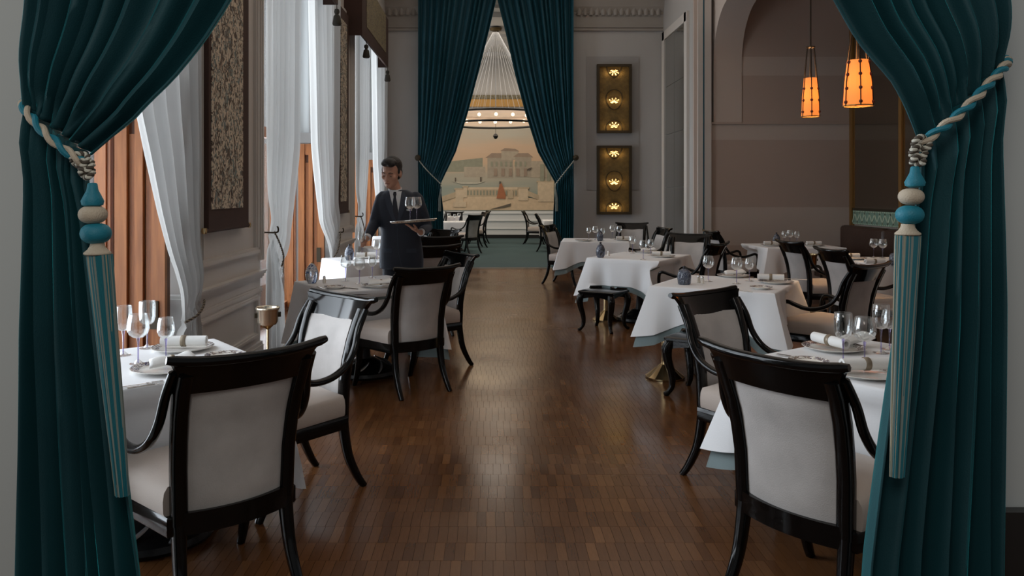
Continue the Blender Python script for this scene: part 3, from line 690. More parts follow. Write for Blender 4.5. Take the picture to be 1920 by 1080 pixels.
# ================================================================== BRASS WALL PANELS (lit sconces)
def sconce(zc, lab):
    s = thing('wall_light', lab, 'wall light', (2.515, YB, zc))
    W, H, D = .69, 1.37, .10
    f = MB(); f.bx(-W / 2, W / 2, -D, 0, H / 2 - .05, H / 2); f.bx(-W / 2, W / 2, -D, 0, -H / 2, -H / 2 + .05)
    f.bx(-W / 2, -W / 2 + .05, -D, 0, -H / 2 + .05, H / 2 - .05); f.bx(W / 2 - .05, W / 2, -D, 0, -H / 2 + .05, H / 2 - .05)
    f.build('frame', 'bronze_frame', s, smooth=False)
    MB().bx(-W / 2 + .05, W / 2 - .05, -.04, -.012, -H / 2 + .05, H / 2 - .05).build('pierced_plate', 'brass_old', s, smooth=False)
    for zz, lo, hi in ((H / 2 - .05, -.20, 0), (-.02, -.19, .19), (-H / 2 + .05, 0, .20)):
        def ogee(k, a): # pointed oval outline
            x = k * .155 * math.sin(a) * (1 - .18 * math.cos(a)); z = k * (.20 * -math.cos(a)); return x, z
        pts = []
        for i in range(33):
            x, z = ogee(1, 2 * PI * i / 32)
            if lo - .01 <= z <= hi + .01: pts.append((x, -.065, zz + z))
            elif pts and len(pts) > 2: MB().tube(pts, .011, 6).build('ogee_rib', 'bronze_frame', s); pts = []
        if len(pts) > 2: MB().tube(pts, .011, 6).build('ogee_rib', 'bronze_frame', s)
        mid = (lo + hi) / 2; sgn0 = -1 if lo < 0 and hi == 0 else 1
        petals = [(a, .050, .062) for a in (-1.15, -.6, 0, .6, 1.15)] + [(a, .10, .05) for a in (-.85, -.3, .3, .85)]
        for a, rr_, ln in petals:
            z_ = zz + (mid - .05 * sgn0 if lo * hi == 0 else -.075) + math.cos(a) * rr_ * sgn0; x_ = math.sin(a) * rr_ * 1.05
            pr = MB(); pr.prism([(0, -.5 * ln), (.010, -.2 * ln), (.013, .1 * ln), (.006, .4 * ln), (0, .5 * ln), (-.006, .4 * ln), (-.013, .1 * ln), (-.010, -.2 * ln)], 'y', -.050, -.040)
            o = pr.build('lit_piercing', 'bulb', s, smooth=False, loc=(x_, 0, z_)); o.rotation_euler = (0, a * sgn0 + (0 if sgn0 > 0 else PI), 0)
        sc = MB()
        for sg in (-1, 1):
            sp = []
            for k in range(22):
                a = k * .42; q = .052 * (1 - k / 26); sp.append((sg * (.058 + q * math.cos(a)), -.062, zz + mid * (1 if lo * hi == 0 else 0) + q * math.sin(a)))
            sc.tube(sp, .0055, 5)
        sc.build('scrollwork', 'bronze_frame', s)
        for sx in (-1, 1):
            d = bpy.data.lights.new('sconce_lamp', 'POINT'); d.energy = .5; d.color = (1, .66, .26); d.shadow_soft_size = .05
            lo_ = bpy.data.objects.new('sconce_lamp', d); COL.objects.link(lo_); lo_.parent = s; lo_.location = (sx * .13, -.13, zz + (lo + hi) / 2 - .02)
sconce(3.37, 'upper lit brass panel on the back wall beside the hall doorway')
sconce(1.75, 'lower lit brass panel on the back wall beside the hall doorway')

# ================================================================== PENDANT LAMPS
def pendant(x, y, zb, r, h, lab, en, dots):
    p = thing('pendant_lamp', lab, 'lamp', (x, y, zb))
    sh = MB(); n = 32
    sh.rings([[(rr * math.cos(2 * PI * j / n) * (1 + .015 * (j % 2)), rr * math.sin(2 * PI * j / n) * (1 + .015 * (j % 2)), z) for j in range(n)] for rr, z in ((r, 0), (r * .9, h * .5), (r * .72, h))], cap=False)
    shd = o = sh.build('shade', 'lamp_shade', p, ang=10); md = o.modifiers.new('t', 'SOLIDIFY'); md.thickness = .003
    MB().tube([(r * math.cos(a), r * math.sin(a), .004) for a in [2 * PI * k / 28 for k in range(29)]], .006, 6).build('rim', 'gilt', shd)
    for k in range(6):
        a = 2 * PI * k / 6 + .26; c, s = math.cos(a), math.sin(a); q = 1.04
        MB().tube([(r * q * c, r * q * s, 0), (r * .94 * q * c, r * .94 * q * s, h * .5), (r * .75 * c, r * .75 * s, h), (r * .40 * c, r * .40 * s, h * 1.82)], .0055, 6).build('cage_rod', 'pendant_metal', p)
        for z in dots:
            rr = lerp(r, r * .72, z) * 1.05
            MB().lathe([(0, -.016), (.012, -.012), (.017, 0), (.012, .012), (0, .016)], 8).build('stud', 'pendant_dot', shd, loc=(rr * c, rr * s, z * h))
    MB().tube([(r * .42 * math.cos(a), r * .42 * math.sin(a), h * 1.80) for a in [2 * PI * k / 16 for k in range(17)]], .010, 6).build('cage_ring', 'pendant_metal', p)
    MB().box((0, 0, h * 1.80), (r * .84, .012, .012)).build('cross_bar', 'pendant_metal', p, smooth=False)
    MB().tube([(0, 0, h * .9), (0, 0, ZC - zb)], .009, 6).build('stem', 'pendant_metal', p)
    MB().lathe([(0, -.05), (.03, -.03), (.04, .0), (.03, .04), (.012, .06)], 12).build('bulb', 'bulb', p, loc=(0, 0, h * .45))
    d = bpy.data.lights.new('pendant_bulb', 'POINT'); d.energy = en; d.color = (1, .60, .28); d.shadow_soft_size = .05
    l = bpy.data.objects.new('pendant_bulb', d); COL.objects.link(l); l.parent = p; l.location = (0, 0, h * .55)
pendant(3.67, 9.1, 2.36, .10, .44, 'slim orange pendant lamp in a tall dark cage, in front of the arch', 210, (.12, .42, .72))
pendant(3.22, 6.96, 2.25, .122, .40, 'wide orange pendant lamp with dark studs beside the doorway curtain', 230, (.08, .38, .68, .95))

pendant(5.25, 9.2, 2.30, .11, .42, 'added orange pendant lamp, unseen behind the curtain, brightening the side aisle', 210, (.12, .42, .72))  # extra pendant hidden by the curtain, added to lift the aisle walls

# ================================================================== CHANDELIER AND MURAL IN THE HALL
ch = thing('chandelier', 'large ring chandelier on fine wires in the hall', 'chandelier', (.2, 21.0, 3.29))
R = 1.22
for z, r in ((0, R), (.28, R)):
    MB().tube([(r * math.cos(a), r * math.sin(a), z) for a in [2 * PI * k / 64 for k in range(65)]], .028, 6).build('ring', 'iron', ch)
MB().lathe([(R * .96, .03), (R * .97, .25)], 64, cap=False).build('crystal_band', 'crystal', ch)
for k in range(16):
    a = 2 * PI * k / 16; MB().lathe([(0, -.05), (.035, -.03), (.045, 0), (.035, .03), (0, .05)], 8).build('bulb', 'bulb_far', ch, loc=(R * .9 * math.cos(a), R * .9 * math.sin(a), .16))
for k in range(48):
    a = 2 * PI * k / 48; MB().tube([(R * math.cos(a), R * math.sin(a), .28), (.04 * math.cos(a), .04 * math.sin(a), 2.48)], .0028, 4).build('wire', 'scroll_silver', ch)
MB().lathe([(.0, 2.44), (.14, 2.46), (.16, 2.52), (.05, 2.55)], 20).build('canopy', 'brass_old', ch)
MB().lathe([(0, -.39), (.04, -.37), (.07, -.31), (.04, -.25), (.0, -.23)], 12).build('drop_ball', 'iron', ch)
MB().tube([(0, 0, -.24), (0, 0, 2.45)], .005, 4).build('drop_wire', 'iron', ch)
d = bpy.data.lights.new('chandelier_glow', 'POINT'); d.energy = 26; d.color = (1, .78, .52); d.shadow_soft_size = .8
l = bpy.data.objects.new('chandelier_glow', d); COL.objects.link(l); l.parent = ch; l.location = (0, 0, .3)

def mural_mat():
    m = bpy.data.materials.new('mural_paint'); m.use_nodes = True; nt = m.node_tree; b = nt.nodes['Principled BSDF']; b.inputs['Roughness'].default_value = .8
    tc = nt.nodes.new('ShaderNodeTexCoord'); sp = nt.nodes.new('ShaderNodeSeparateXYZ'); nt.links.new(tc.outputs['Object'], sp.inputs[0])
    mp = nt.nodes.new('ShaderNodeMapping'); mp.inputs['Scale'].default_value = (.35, 1, 2.2); nt.links.new(tc.outputs['Object'], mp.inputs[0])
    n = nt.nodes.new('ShaderNodeTexNoise'); n.inputs['Scale'].default_value = 1.6; n.inputs['Detail'].default_value = 5; nt.links.new(mp.outputs[0], n.inputs['Vector'])
    ma = nt.nodes.new('ShaderNodeMath'); ma.operation = 'MULTIPLY_ADD'; ma.inputs[1].default_value = .9; nt.links.new(n.outputs['Fac'], ma.inputs[0]); nt.links.new(sp.outputs['Z'], ma.inputs[2])
    r = nt.nodes.new('ShaderNodeMapRange'); r.inputs[1].default_value = .45; r.inputs[2].default_value = 3.3; nt.links.new(ma.outputs[0], r.inputs[0])
    c = nt.nodes.new('ShaderNodeValToRGB'); e = c.color_ramp.elements
    e[0].position = 0; e[0].color = (.30, .34, .29, 1); e[1].position = 1; e[1].color = (.55, .52, .43, 1)
    for p, q in ((.16, (.25, .32, .28)), (.28, (.36, .36, .29)), (.40, (.46, .40, .30)), (.55, (.62, .42, .27)), (.72, (.66, .46, .31)), (.85, (.58, .47, .35))): x = e.new(p); x.color = (*q, 1)
    nt.links.new(r.outputs[0], c.inputs[0]); nt.links.new(c.outputs[0], b.inputs['Base Color']); M['mural_paint'] = m
mural_mat()
for nm, col in (('m_house', (.29, .24, .18)), ('m_house2', (.33, .27, .20)), ('m_roof', (.25, .18, .13)), ('m_stone', (.48, .37, .25)), ('m_stone2', (.38, .29, .19)), ('m_ground', (.50, .37, .24)), ('m_boat', (.40, .36, .28)), ('m_dark', (.10, .08, .06)), ('m_red', (.30, .11, .05)), ('m_tree', (.22, .21, .15))):
    mat(nm, tuple(min(.9, c * 1.42) for c in col), .85, vary=(9, .5, tuple(c * 1.1 for c in col)))
SM = FPX / HY
def mx(px): return (px - CX) / SM
def mz(py): return CH + (CY - py) / SM
mu = thing('wall_mural', 'painted harbour scene mural on the end wall of the hall', 'mural', (0, HY, .9))
MB().bx(-4.2, 4.2, -.02, 0, 0, 3.2).build('canvas', 'mural_paint', mu, smooth=False)
mu_layer = [0]
def daub(name, mm, poly):
    mu_layer[0] += 1; y = -.021 - .0009 * mu_layer[0]
    MB().prism([(mx(a), mz(c) - .9) for a, c in poly], 'y', -.012, y).build(name, mm, mu, smooth=False)
def rect(a, b_, c, d): return [(a, d), (b_, d), (b_, c), (a, c)]
daub('painted_shore', 'm_tree', [(815, 322), (815, 306), (850, 302), (885, 298), (905, 296), (905, 322)])
daub('painted_house', 'm_house2', rect(870, 910, 313, 332)); daub('painted_house', 'm_house', rect(914, 962, 296, 334))
daub('painted_roof', 'm_roof', [(910, 296), (922, 287), (940, 287), (952, 296)]); daub('painted_house', 'm_house2', rect(940, 972, 282, 300))
daub('painted_roof', 'm_roof', [(938, 283), (946, 278), (966, 279), (974, 284)]); daub('painted_house', 'm_house', rect(966, 996, 293, 332))
daub('painted_roof', 'm_roof', [(962, 294), (972, 287), (990, 287), (1000, 295)]); daub('painted_house', 'm_house2', rect(996, 1030, 302, 333))
for q in range(8): daub('painted_window', 'm_tree', rect(920 + q * 9, 924 + q * 9, 303, 312))
for q in range(5): daub('painted_arch', 'm_roof', rect(926 + q * 14, 932 + q * 14, 316, 330))
daub('painted_boat', 'm_boat', [(848, 340), (865, 345), (895, 345), (910, 340), (895, 342), (865, 342)])
daub('painted_sailor', 'm_dark', rect(900, 903, 332, 341)); daub('painted_sailor', 'm_dark', rect(853, 855, 333, 341))
daub('painted_terrace', 'm_ground', [(800, 394), (800, 372), (858, 369), (975, 369), (1060, 378), (1060, 394)])
daub('painted_balustrade', 'm_stone2', rect(872, 972, 354, 369)); daub('painted_coping', 'm_stone', rect(870, 974, 351, 355))
for q in range(16): daub('painted_opening', 'm_tree', rect(876 + q * 6, 879 + q * 6, 357, 366))
for a in ((854, 869, 356, 378), (869, 876, 352, 370), (972, 990, 354, 376), (1008, 1038, 342, 378)):
    daub('painted_pier', 'm_stone', rect(*a)); daub('painted_cap', 'm_stone2', rect(a[0] - 2, a[1] + 2, a[2] - 3, a[2]))
daub('painted_column', 'm_tree', rect(1013, 1020, 308, 340)); daub('painted_column', 'm_tree', rect(1026, 1031, 312, 340))
daub('painted_plinth', 'm_stone', rect(850, 874, 378, 388)); daub('painted_slope', 'm_stone2', [(800, 378), (854, 360), (854, 370), (800, 388)])
daub('painted_slope', 'm_stone2', [(990, 358), (1010, 366), (1010, 374), (990, 368)])
daub('painted_figure', 'm_red', [(931, 372), (934, 358), (937, 345), (940, 343), (944, 352), (948, 366), (947, 373)]); daub('painted_figure', 'm_stone2', rect(952, 962, 358, 372))
daub('painted_head', 'm_dark', rect(936, 939, 340, 345)); daub('painted_rifle', 'm_dark', [(920, 392), (945, 385), (958, 381), (957, 386), (946, 389)])
daub('painted_bird', 'm_dark', [(988, 318), (992, 315), (997, 314), (993, 319)])
# ================================================================== CHAIRS
def make_chair(name='dining_armchair'):
    t = thing(name, 'x', 'chair')
    def ys(z):   # rake of the back, y of the stile at height z
        return interp([(.38, -.245), (.55, -.250), (.70, -.272), (.82, -.312), (.95, -.375)], z)
    def hw(z): return interp([(.38, .194), (.60, .200), (.84, .214)], z)
    bow = .038
    # seat frame and cushion
    def seat_outline(k, n=10):
        w0, w1, y0, y1 = .245 * k, .300 * k, -.25, .215; pts = []
        for i in range(n + 1): s = i / n; pts.append((lerp(-w0, w0, s), y0 - bow * .8 * (1 - (2 * s - 1) ** 2)))
        for i in range(n + 1): s = i / n; pts.append((lerp(w1, -w1, s), y1 + .030 * (1 - (2 * s - 1) ** 2)))
        return pts
    O = seat_outline(1.0)
    def ring(k, z): return [(x * k, (y - 0.0) * k, z) for x, y in O]
    MB().rings([ring(.975, .322), ring(.99, .330), ring(.99, .385), ring(.975, .390)]).build('seat_frame', 'lacquer', t)
    def cring(k, z): return [(x * k, max(y * k, -.205 - .02 * k), z) for x, y in O]
    cu = MB(); cu.rings([cring(.975, .386), cring(1.005, .400), cring(1.012, .440), cring(.995, .470), cring(.94, .490), cring(.75, .505), cring(.35, .512)]); cu.build('seat', 'fabric_seat', t, ang=60)
    # back posts
    for s in (-1, 1):
        P = [(s * (hw(z) + .006), ys(z), z) for z in (.36, .45, .55, .65, .75, .84, .90)]
        MB().tube(P, [.022, .023, .023, .023, .024, .026, .026], rb=[.026] * 7, up=(0, 1, 0), square=True).build('back_post', 'lacquer', t, ang=50)
    # upholstered panel
    pn = MB()
    def pan(off):
        def f(u, v):
            z = lerp(.392, .845, v); x = lerp(-1, 1, u) * (hw(z) - .012); e = (1 - abs(2 * u - 1) ** 6) * (1 - abs(2 * v - 1) ** 8)
            return (x, ys(z) - bow * (1 - (2 * u - 1) ** 2) + off * (.006 + .014 * e), z)
        return f
    pn.grid(pan(1), 12, 14); pn.grid(pan(-.6), 12, 14); 
    e = MB(); pn.build('backrest', 'fabric', t, ang=70)
    br = MB(); br.rings([[(lerp(-.2, .2, i / 10), ys(.40) - bow * (1 - (i / 5 - 1) ** 2) + dy, z) for dy, z in ((.02, .325), (.02, .400), (-.02, .400), (-.02, .325))] for i in range(11)]); br.build('lower_rail', 'lacquer', t)
    # crest rail, flared and rolled at the top
    cr = MB()
    def crest(side):
        def f(u, v):
            z = lerp(.825, .935, v); a = lerp(-1, 1, u); w = interp([(0, .240), (.35, .242), (.62, .250), (.84, .266), (1, .286)], v)
            zz = z + .018 * v * abs(a) ** 3; return (a * w, ys(z) - bow * 1.15 * (1 - a * a) + side * .014, zz)
        return f
    cr.grid(crest(1), 16, 6); cr.grid(crest(-1), 16, 6)
    for u in (0, 1):
        A = [crest(1)(u, v / 6) for v in range(7)]; B = [crest(-1)(u, v / 6) for v in range(7)]
        o = len(cr.v); cr.v += A + B; cr.f += [(o + i, o + i + 1, o + 7 + i + 1, o + 7 + i) for i in range(6)]
    A = [crest(1)(u / 16, 0) for u in range(17)]; B = [crest(-1)(u / 16, 0) for u in range(17)]
    o = len(cr.v); cr.v += A + B; cr.f += [(o + i, o + i + 1, o + 17 + i + 1, o + 17 + i) for i in range(16)]
    P = []
    for i in range(21):
        a = lerp(-1.0, 1.0, i / 20); P.append((a * .294, ys(.935) - bow * 1.15 * (1 - a * a) - .008 - .006 * abs(a) ** 6, .938 + .018 * abs(a) ** 3))
    cr.tube(P, [.013] + [.0175] * 19 + [.013], 10)
    cr.build('crest_rail', 'lacquer', t, ang=50)
    # arms sweep down from the crest, run forward and turn down to the seat frame
    for s in (-1, 1):
        P = spline([(s * .256, ys(.90) + .006, .905), (s * .264, ys(.82) + .018, .82), (s * .274, -.262, .725), (s * .285, -.205, .650), (s * .295, -.115, .607), (s * .302, -.015, .598), (s * .304, .070, .618), (s * .300, .140, .636), (s * .295, .180, .618), (s * .290, .192, .560), (s * .284, .190, .48), (s * .278, .188, .37)], 5)
        n = len(P); MB().tube(P, [lerp(.014, .017, min(1, i / (n * .4))) for i in range(n)], rb=[lerp(.018, .021, min(1, i / (n * .4))) for i in range(n)], n=10).build('arm', 'lacquer', t, ang=60)
    # sabre legs
    for s in (-1, 1):
        P = spline([(s * .250, .172, .37), (s * .251, .180, .30), (s * .253, .198, .17), (s * .255, .230, .06), (s * .257, .258, 0)], 4); n = len(P)
        MB().tube(P, [lerp(.026, .015, i / (n - 1)) for i in range(n)], rb=[lerp(.024, .014, i / (n - 1)) for i in range(n)], up=(0, 1, 0), square=True).build('leg', 'lacquer', t, ang=50)
        P = spline([(s * .200, -.240, .40), (s * .202, -.250, .30), (s * .206, -.275, .17), (s * .211, -.325, .06), (s * .215, -.365, 0)], 4)
        MB().tube(P, [lerp(.025, .015, i / (n - 1)) for i in range(n)], rb=[lerp(.024, .014, i / (n - 1)) for i in range(n)], up=(0, 1, 0), square=True).build('leg', 'lacquer', t, ang=50)
    return t
CHAIRS = []; STOOLS = [(1.265, 8.75, math.radians(54)), (1.59, 5.95, math.radians(52))]
chair0 = make_chair(); chair_used = [False]
def chair_at(cx_, cy_, fx_, fy_, label, group=None):
    """cx_, cy_: middle of the crest rail on plan; (fx_, fy_): direction the sitter faces"""
    L = math.hypot(fx_, fy_); fx_ /= L; fy_ /= L; rz = math.atan2(fy_, fx_) - PI / 2
    loc = (cx_ + fx_ * .385, cy_ + fy_ * .385, 0); CHAIRS.append((loc[0], loc[1], fx_, fy_))
    if not chair_used[0]:
        chair_used[0] = True; chair0.location = loc; chair0.rotation_euler = (0, 0, rz); chair0['label'] = label; c = chair0
        if group: c['group'] = group
    else: c = dup(chair0, loc, rz, label, group)
    return c
A_ = 'black lacquered armchair '
chair_at(-.82, 2.78, -.67, .74, A_ + 'seen from behind, beside the window-side doorway curtain')
chair_at(-.775, 4.26, -.70, -.72, A_ + 'facing the doorway at the window-side table with plates')
chair_at(-.44, 5.88, -.62, .78, A_ + 'seen from behind at the table with the egg-shaped jar')
chair_at(-.235, 7.15, -.85, -.53, A_ + 'facing the windows, beside the waiter')
chair_at(-.55, 8.25, -.45, .89, A_ + 'seen from behind, next to the waiter')
chair_at(-.58, 9.95, -.35, .94, A_ + 'second behind the waiter, towards the hall doorway')
chair_at(-.62, 11.75, -.6, -.8, A_ + 'farthest one on the window side, before the hall curtain')
chair_at(.95, 2.72, .82, .57, A_ + 'seen from behind, beside the doorway curtain opposite the windows')
chair_at(1.19, 4.41, .62, -.78, A_ + 'facing the doorway, in front of the grey-hemmed tablecloth')
chair_at(2.935, 6.11, -.61, .79, A_ + 'with amber-lit seat, at the grey-hemmed tablecloth table')
chair_at(3.32, 7.78, .99, .12, A_ + 'seen from its back, facing the leather banquette')
chair_at(3.38, 9.0, .99, .15, A_ + 'in front of the brass wine bucket, facing the banquette')
chair_at(2.50, 8.62, -.81, .58, A_ + 'between the stoppered jar table and the low stool table')
chair_at(2.68, 10.6, -.45, -.89, A_ + 'with tan-lit backrest behind the low stool table')
chair_at(2.72, 12.3, -.98, -.15, A_ + 'seen side-on before the mirrored bay')
chair_at(3.18, 11.45, .99, .1, A_ + 'in front of the teal-edged pilaster')
chair_at(2.58, 14.35, -.15, -.99, A_ + 'against the back wall below the brass panels')
chair_at(.98, 13.35, .86, -.50, A_ + 'in front of the hall curtain by the brass panels')
H_ = 'chairs in the hall'
for x, y, a, c, l in ((-.28, 19.5, -.75, .65, 'seen from behind, nearest the hall doorway on the window side'), (-.06, 21.9, -.9, -.3, 'second along the hall aisle on the window side'), (.02, 23.6, -.95, -.2, 'deepest in the hall on the window side'),
                   (1.02, 23.3, .95, -.15, 'deepest in the hall opposite the windows'), (1.22, 20.4, .97, -.1, 'nearest the hall doorway opposite the windows'), (-.95, 22.6, -.3, -.9, 'behind the small hall table')):
    chair_at(x, y, a, c, A_ + l, H_)

# ================================================================== TABLES AND CLOTHS
def superpt(a, b, s):
    """walk round a rectangle 2a x 2b with slightly rounded corners; s in 0..1; returns x, y, outward normal, distance along to nearest corner"""
    per = [2 * a, 2 * b, 2 * a, 2 * b]; tot = sum(per); d = (s % 1) * tot; k = 0
    while d > per[k]: d -= per[k]; k += 1
    k %= 4
    cor = min(d, per[k] - d)
    return [(-a + d, -b, 0, -1), (a, -b + d, 1, 0), (a - d, b, 0, 1), (-a, b - d, -1, 0)][k] + (cor,)
def cloth_mesh(a, b, ztop, drop, corner_drop, flare, corner_w, seed, wob=.006, edge_r=.012):
    """square cloth over a table: flat top, rounded table edge, straight falls at the sides, hanging points at the corners"""
    n = 160; m = MB(); r = random.Random(seed); ph = [r.uniform(0, 6) for _ in range(4)]
    per = [2 * a, 2 * b, 2 * a, 2 * b]; tot = sum(per)
    ss = []
    for k in range(4):
        base = sum(per[:k]) / tot
        for i in range(n // 4):
            t = i / (n // 4); t = .5 - .5 * math.cos(PI * t); ss.append(base + t * per[k] / tot)
    rings = []
    def nrm(s):
        x, y, nx, ny, c = superpt(a, b, s)
        w = max(0, 1 - c / .07)
        if w > 0:
            L = Vector((x, y)); cxn = Vector((math.copysign(1, x), math.copysign(1, y))).normalized(); v = Vector((nx, ny)).lerp(cxn, w).normalized(); nx, ny = v
        return x, y, nx, ny, c
    Q = [nrm(s) for s in ss]
    for k in (0, .5, .9): rings.append([(x * k, y * k, ztop + .0) for x, y, *_ in Q] if k else [(x * .02, y * .02, ztop) for x, y, *_ in Q])
    for ang in (0, .5, 1): 
        rings.append([(x + nx * (edge_r * math.sin(ang * PI / 2)) - nx * 0, y + ny * (edge_r * math.sin(ang * PI / 2)), ztop - edge_r * (1 - math.cos(ang * PI / 2))) for x, y, nx, ny, c in Q])
    NV = 9
    for j in range(1, NV + 1):
        v = j / NV; row = []
        for i, (x, y, nx, ny, c) in enumerate(Q):
            w = max(0, 1 - c / corner_w); cw = max(0, 1 - c / (corner_w * .8))
            d = drop + corner_drop * w
            fl = flare * v * (.20 + 1.0 * cw ** 1.3) - .05 * v * max(0, 1 - abs(c - corner_w * .62) / (corner_w * .35))
            fl += wob * v * math.sin(14 * c + ph[i * 4 // len(Q)])
            row.append((x + nx * (edge_r + fl), y + ny * (edge_r + fl), ztop - edge_r - (d - edge_r) * v))
        rings.append(row)
    m.rings(rings, cap=True); m.f.pop()
    return m
def tuck(mb, x, y, rz, extra, zt=.711):
    """hanging cloth gives way to the chairs pushed under the table and lies on the stools"""
    c, s = math.cos(rz), math.sin(rz); out = []
    for vx, vy, vz in mb.v:
        X, Y, Z = x + c * vx - s * vy, y + s * vx + c * vy, vz
        if Z < zt:
            for qx, qy, fx_, fy_ in CHAIRS:
                if (x - qx) * fx_ + (y - qy) * fy_ < .2: continue
                dx, dy = X - qx, Y - qy; ly = dx * fx_ + dy * fy_; lx = dx * fy_ - dy * fx_; lim = .272 + extra
                if -.45 < ly < lim and abs(lx) < .44:
                    w = min(1, max(0, (.44 - abs(lx)) / .09)) * min(1, max(0, (zt - Z) / .05)); p = (lim - ly) * w; X += fx_ * p; Y += fy_ * p
            for qx, qy, qr in STOOLS:
                dx, dy = X - qx, Y - qy; ux = dx * math.cos(qr) + dy * math.sin(qr); uy = -dx * math.sin(qr) + dy * math.cos(qr)
                if max(abs(ux), abs(uy)) < .26 and Z < .452 - extra: Z = .452 - extra
        dx, dy = X - x, Y - y; out.append((c * dx + s * dy, -s * dx + c * dy, Z))
    mb.v = out; return mb
def lay_table(key, x, y, rz, a, b, desc, under=False, drop=.27, base='iron', brass=None, cd=.13, flare=.13):
    t = thing('dining_table', 'cloth-covered pedestal table, ' + desc, 'table', (x, y, 0), rz)
    ta, tb_ = a - .006, b - .006
    MB().bx(-ta, ta, -tb_, tb_, .715, .744).build('table_top', 'dark_base', t, smooth=False)
    MB().lathe([(.05, .13), (.045, .20), (.036, .30), (.036, .60), (.06, .68), (.12, .715)], 20).build('column', 'iron', t)
    cbs = MB().lathe([(.26, .004), (.27, .02), (.262, .045), (.23, .06), (.20, .075), (.14, .10), (.08, .135)], 28).build('cast_base', 'iron', t)
    for k in range(8):
        an = 2 * PI * k / 8
        P = [((.25 - .10 * s) * math.cos(an + .55 * s) , (.25 - .10 * s) * math.sin(an + .55 * s), .052 + .07 * s) for s in [i / 8 for i in range(9)]]
        MB().tube(P, [.004 + .006 * math.sin(PI * i / 8) for i in range(9)], 6).build('base_scroll', 'scroll_silver' if key in ('L1', 'L2') else 'iron', cbs)
    if brass:
        bx_, by_ = brass
        MB().lathe([(.030, .10), (.028, .40), (.034, .66), (.075, .69), (.075, .715)], 18, (bx_, by_, 0)).build('brass_column', 'brass', t)
        fl = MB(); nn = 32
        fl.rings([[(bx_ + r * (1 + .045 * (j % 2)) * math.cos(2 * PI * j / nn), by_ + r * (1 + .045 * (j % 2)) * math.sin(2 * PI * j / nn), z) for j in range(nn)] for r, z in ((.15, .003), (.152, .015), (.125, .035), (.08, .075), (.035, .115))]); fl.build('fluted_foot', 'brass', t, ang=20)
    if under:
        u = cloth_mesh(a + .001, b + .001, .747, drop + .055, cd + .02, flare * .9, .30, 3, edge_r=.008); tuck(u, x, y, rz, .010); o = u.build('under_cloth', 'underlay', None, ang=70, loc=(x, y, 0), rz=rz)
        tag(o, 'grey-green under cloth on the ' + desc.replace('the one ', ''), 'tablecloth')
    c = cloth_mesh(a + .004, b + .004, .755, drop, cd, flare, .30, sum(map(ord, key)))
    tuck(c, x, y, rz, 0)
    o = c.build('tablecloth', 'linen', None, ang=70, loc=(x, y, 0), rz=rz)
    tag(o, 'white tablecloth on the ' + desc.replace('the one ', ''), 'tablecloth')
D = {'L1': 'table beside the window-side curtain', 'L2': 'table with the egg-shaped jar', 'L3': 'table beside the waiter', 'L4': 'table behind the waiter', 'L5': 'sunlit table at the farthest window',
     'R1': 'table beside the curtain opposite the windows', 'R2': 'table with the stoppered blue jar', 'R3': 'table with the low black stool', 'R4': 'table below the brass wall panels',
     'R5': 'table against the arch wall', 'R6': 'table before the leather banquette', 'R7': 'table behind the pendant lamp curtain', 'H1': 'hall table on the window side', 'H2': 'hall table opposite the windows'}
rad = math.radians
lay_table('L1', -1.47, 3.50, rad(38), .41, .41, D['L1'], drop=.42, cd=.10, flare=.08)
lay_table('L2', -1.02, 6.62, rad(35), .425, .425, D['L2'], under=True, drop=.40, flare=.10)
lay_table('L3', -1.33, 8.95, rad(30), .40, .40, D['L3'], drop=.5, cd=.06, flare=.06)
lay_table('L4', -1.25, 10.9, rad(25), .40, .40, D['L4'], drop=.5, cd=.06, flare=.06)
lay_table('L5', -1.45, 13.3, rad(8), .45, .45, D['L5'], drop=.5, cd=.06, flare=.06)
lay_table('R1', 1.76, 3.47, rad(35), .45, .45, D['R1'], under=True, drop=.28)
lay_table('R2', 1.96, 6.585, rad(-30.5), .47, .50, D['R2'], under=True, brass=(-.40, -.36))
lay_table('R3', 1.78, 9.38, rad(-32), .42, .53, D['R3'], under=True, brass=(-.35, -.18), drop=.30)
lay_table('R4', 1.68, 12.55, rad(-8), .50, .45, D['R4'], under=True, drop=.30)
lay_table('R5', 4.27, 11.25, rad(3), .53, .48, D['R5'], drop=.30)
lay_table('R6', 4.66, 8.7, rad(-6), .62, .52, D['R6'], drop=.32)
lay_table('R7', 4.15, 6.30, rad(40), .48, .48, D['R7'], drop=.30)
lay_table('H1', -.90, 20.6, rad(20), .45, .45, D['H1'], drop=.4, cd=.08, flare=.06)
lay_table('H2', 1.95, 21.6, rad(0), .45, .45, D['H2'], drop=.4, cd=.08, flare=.06)

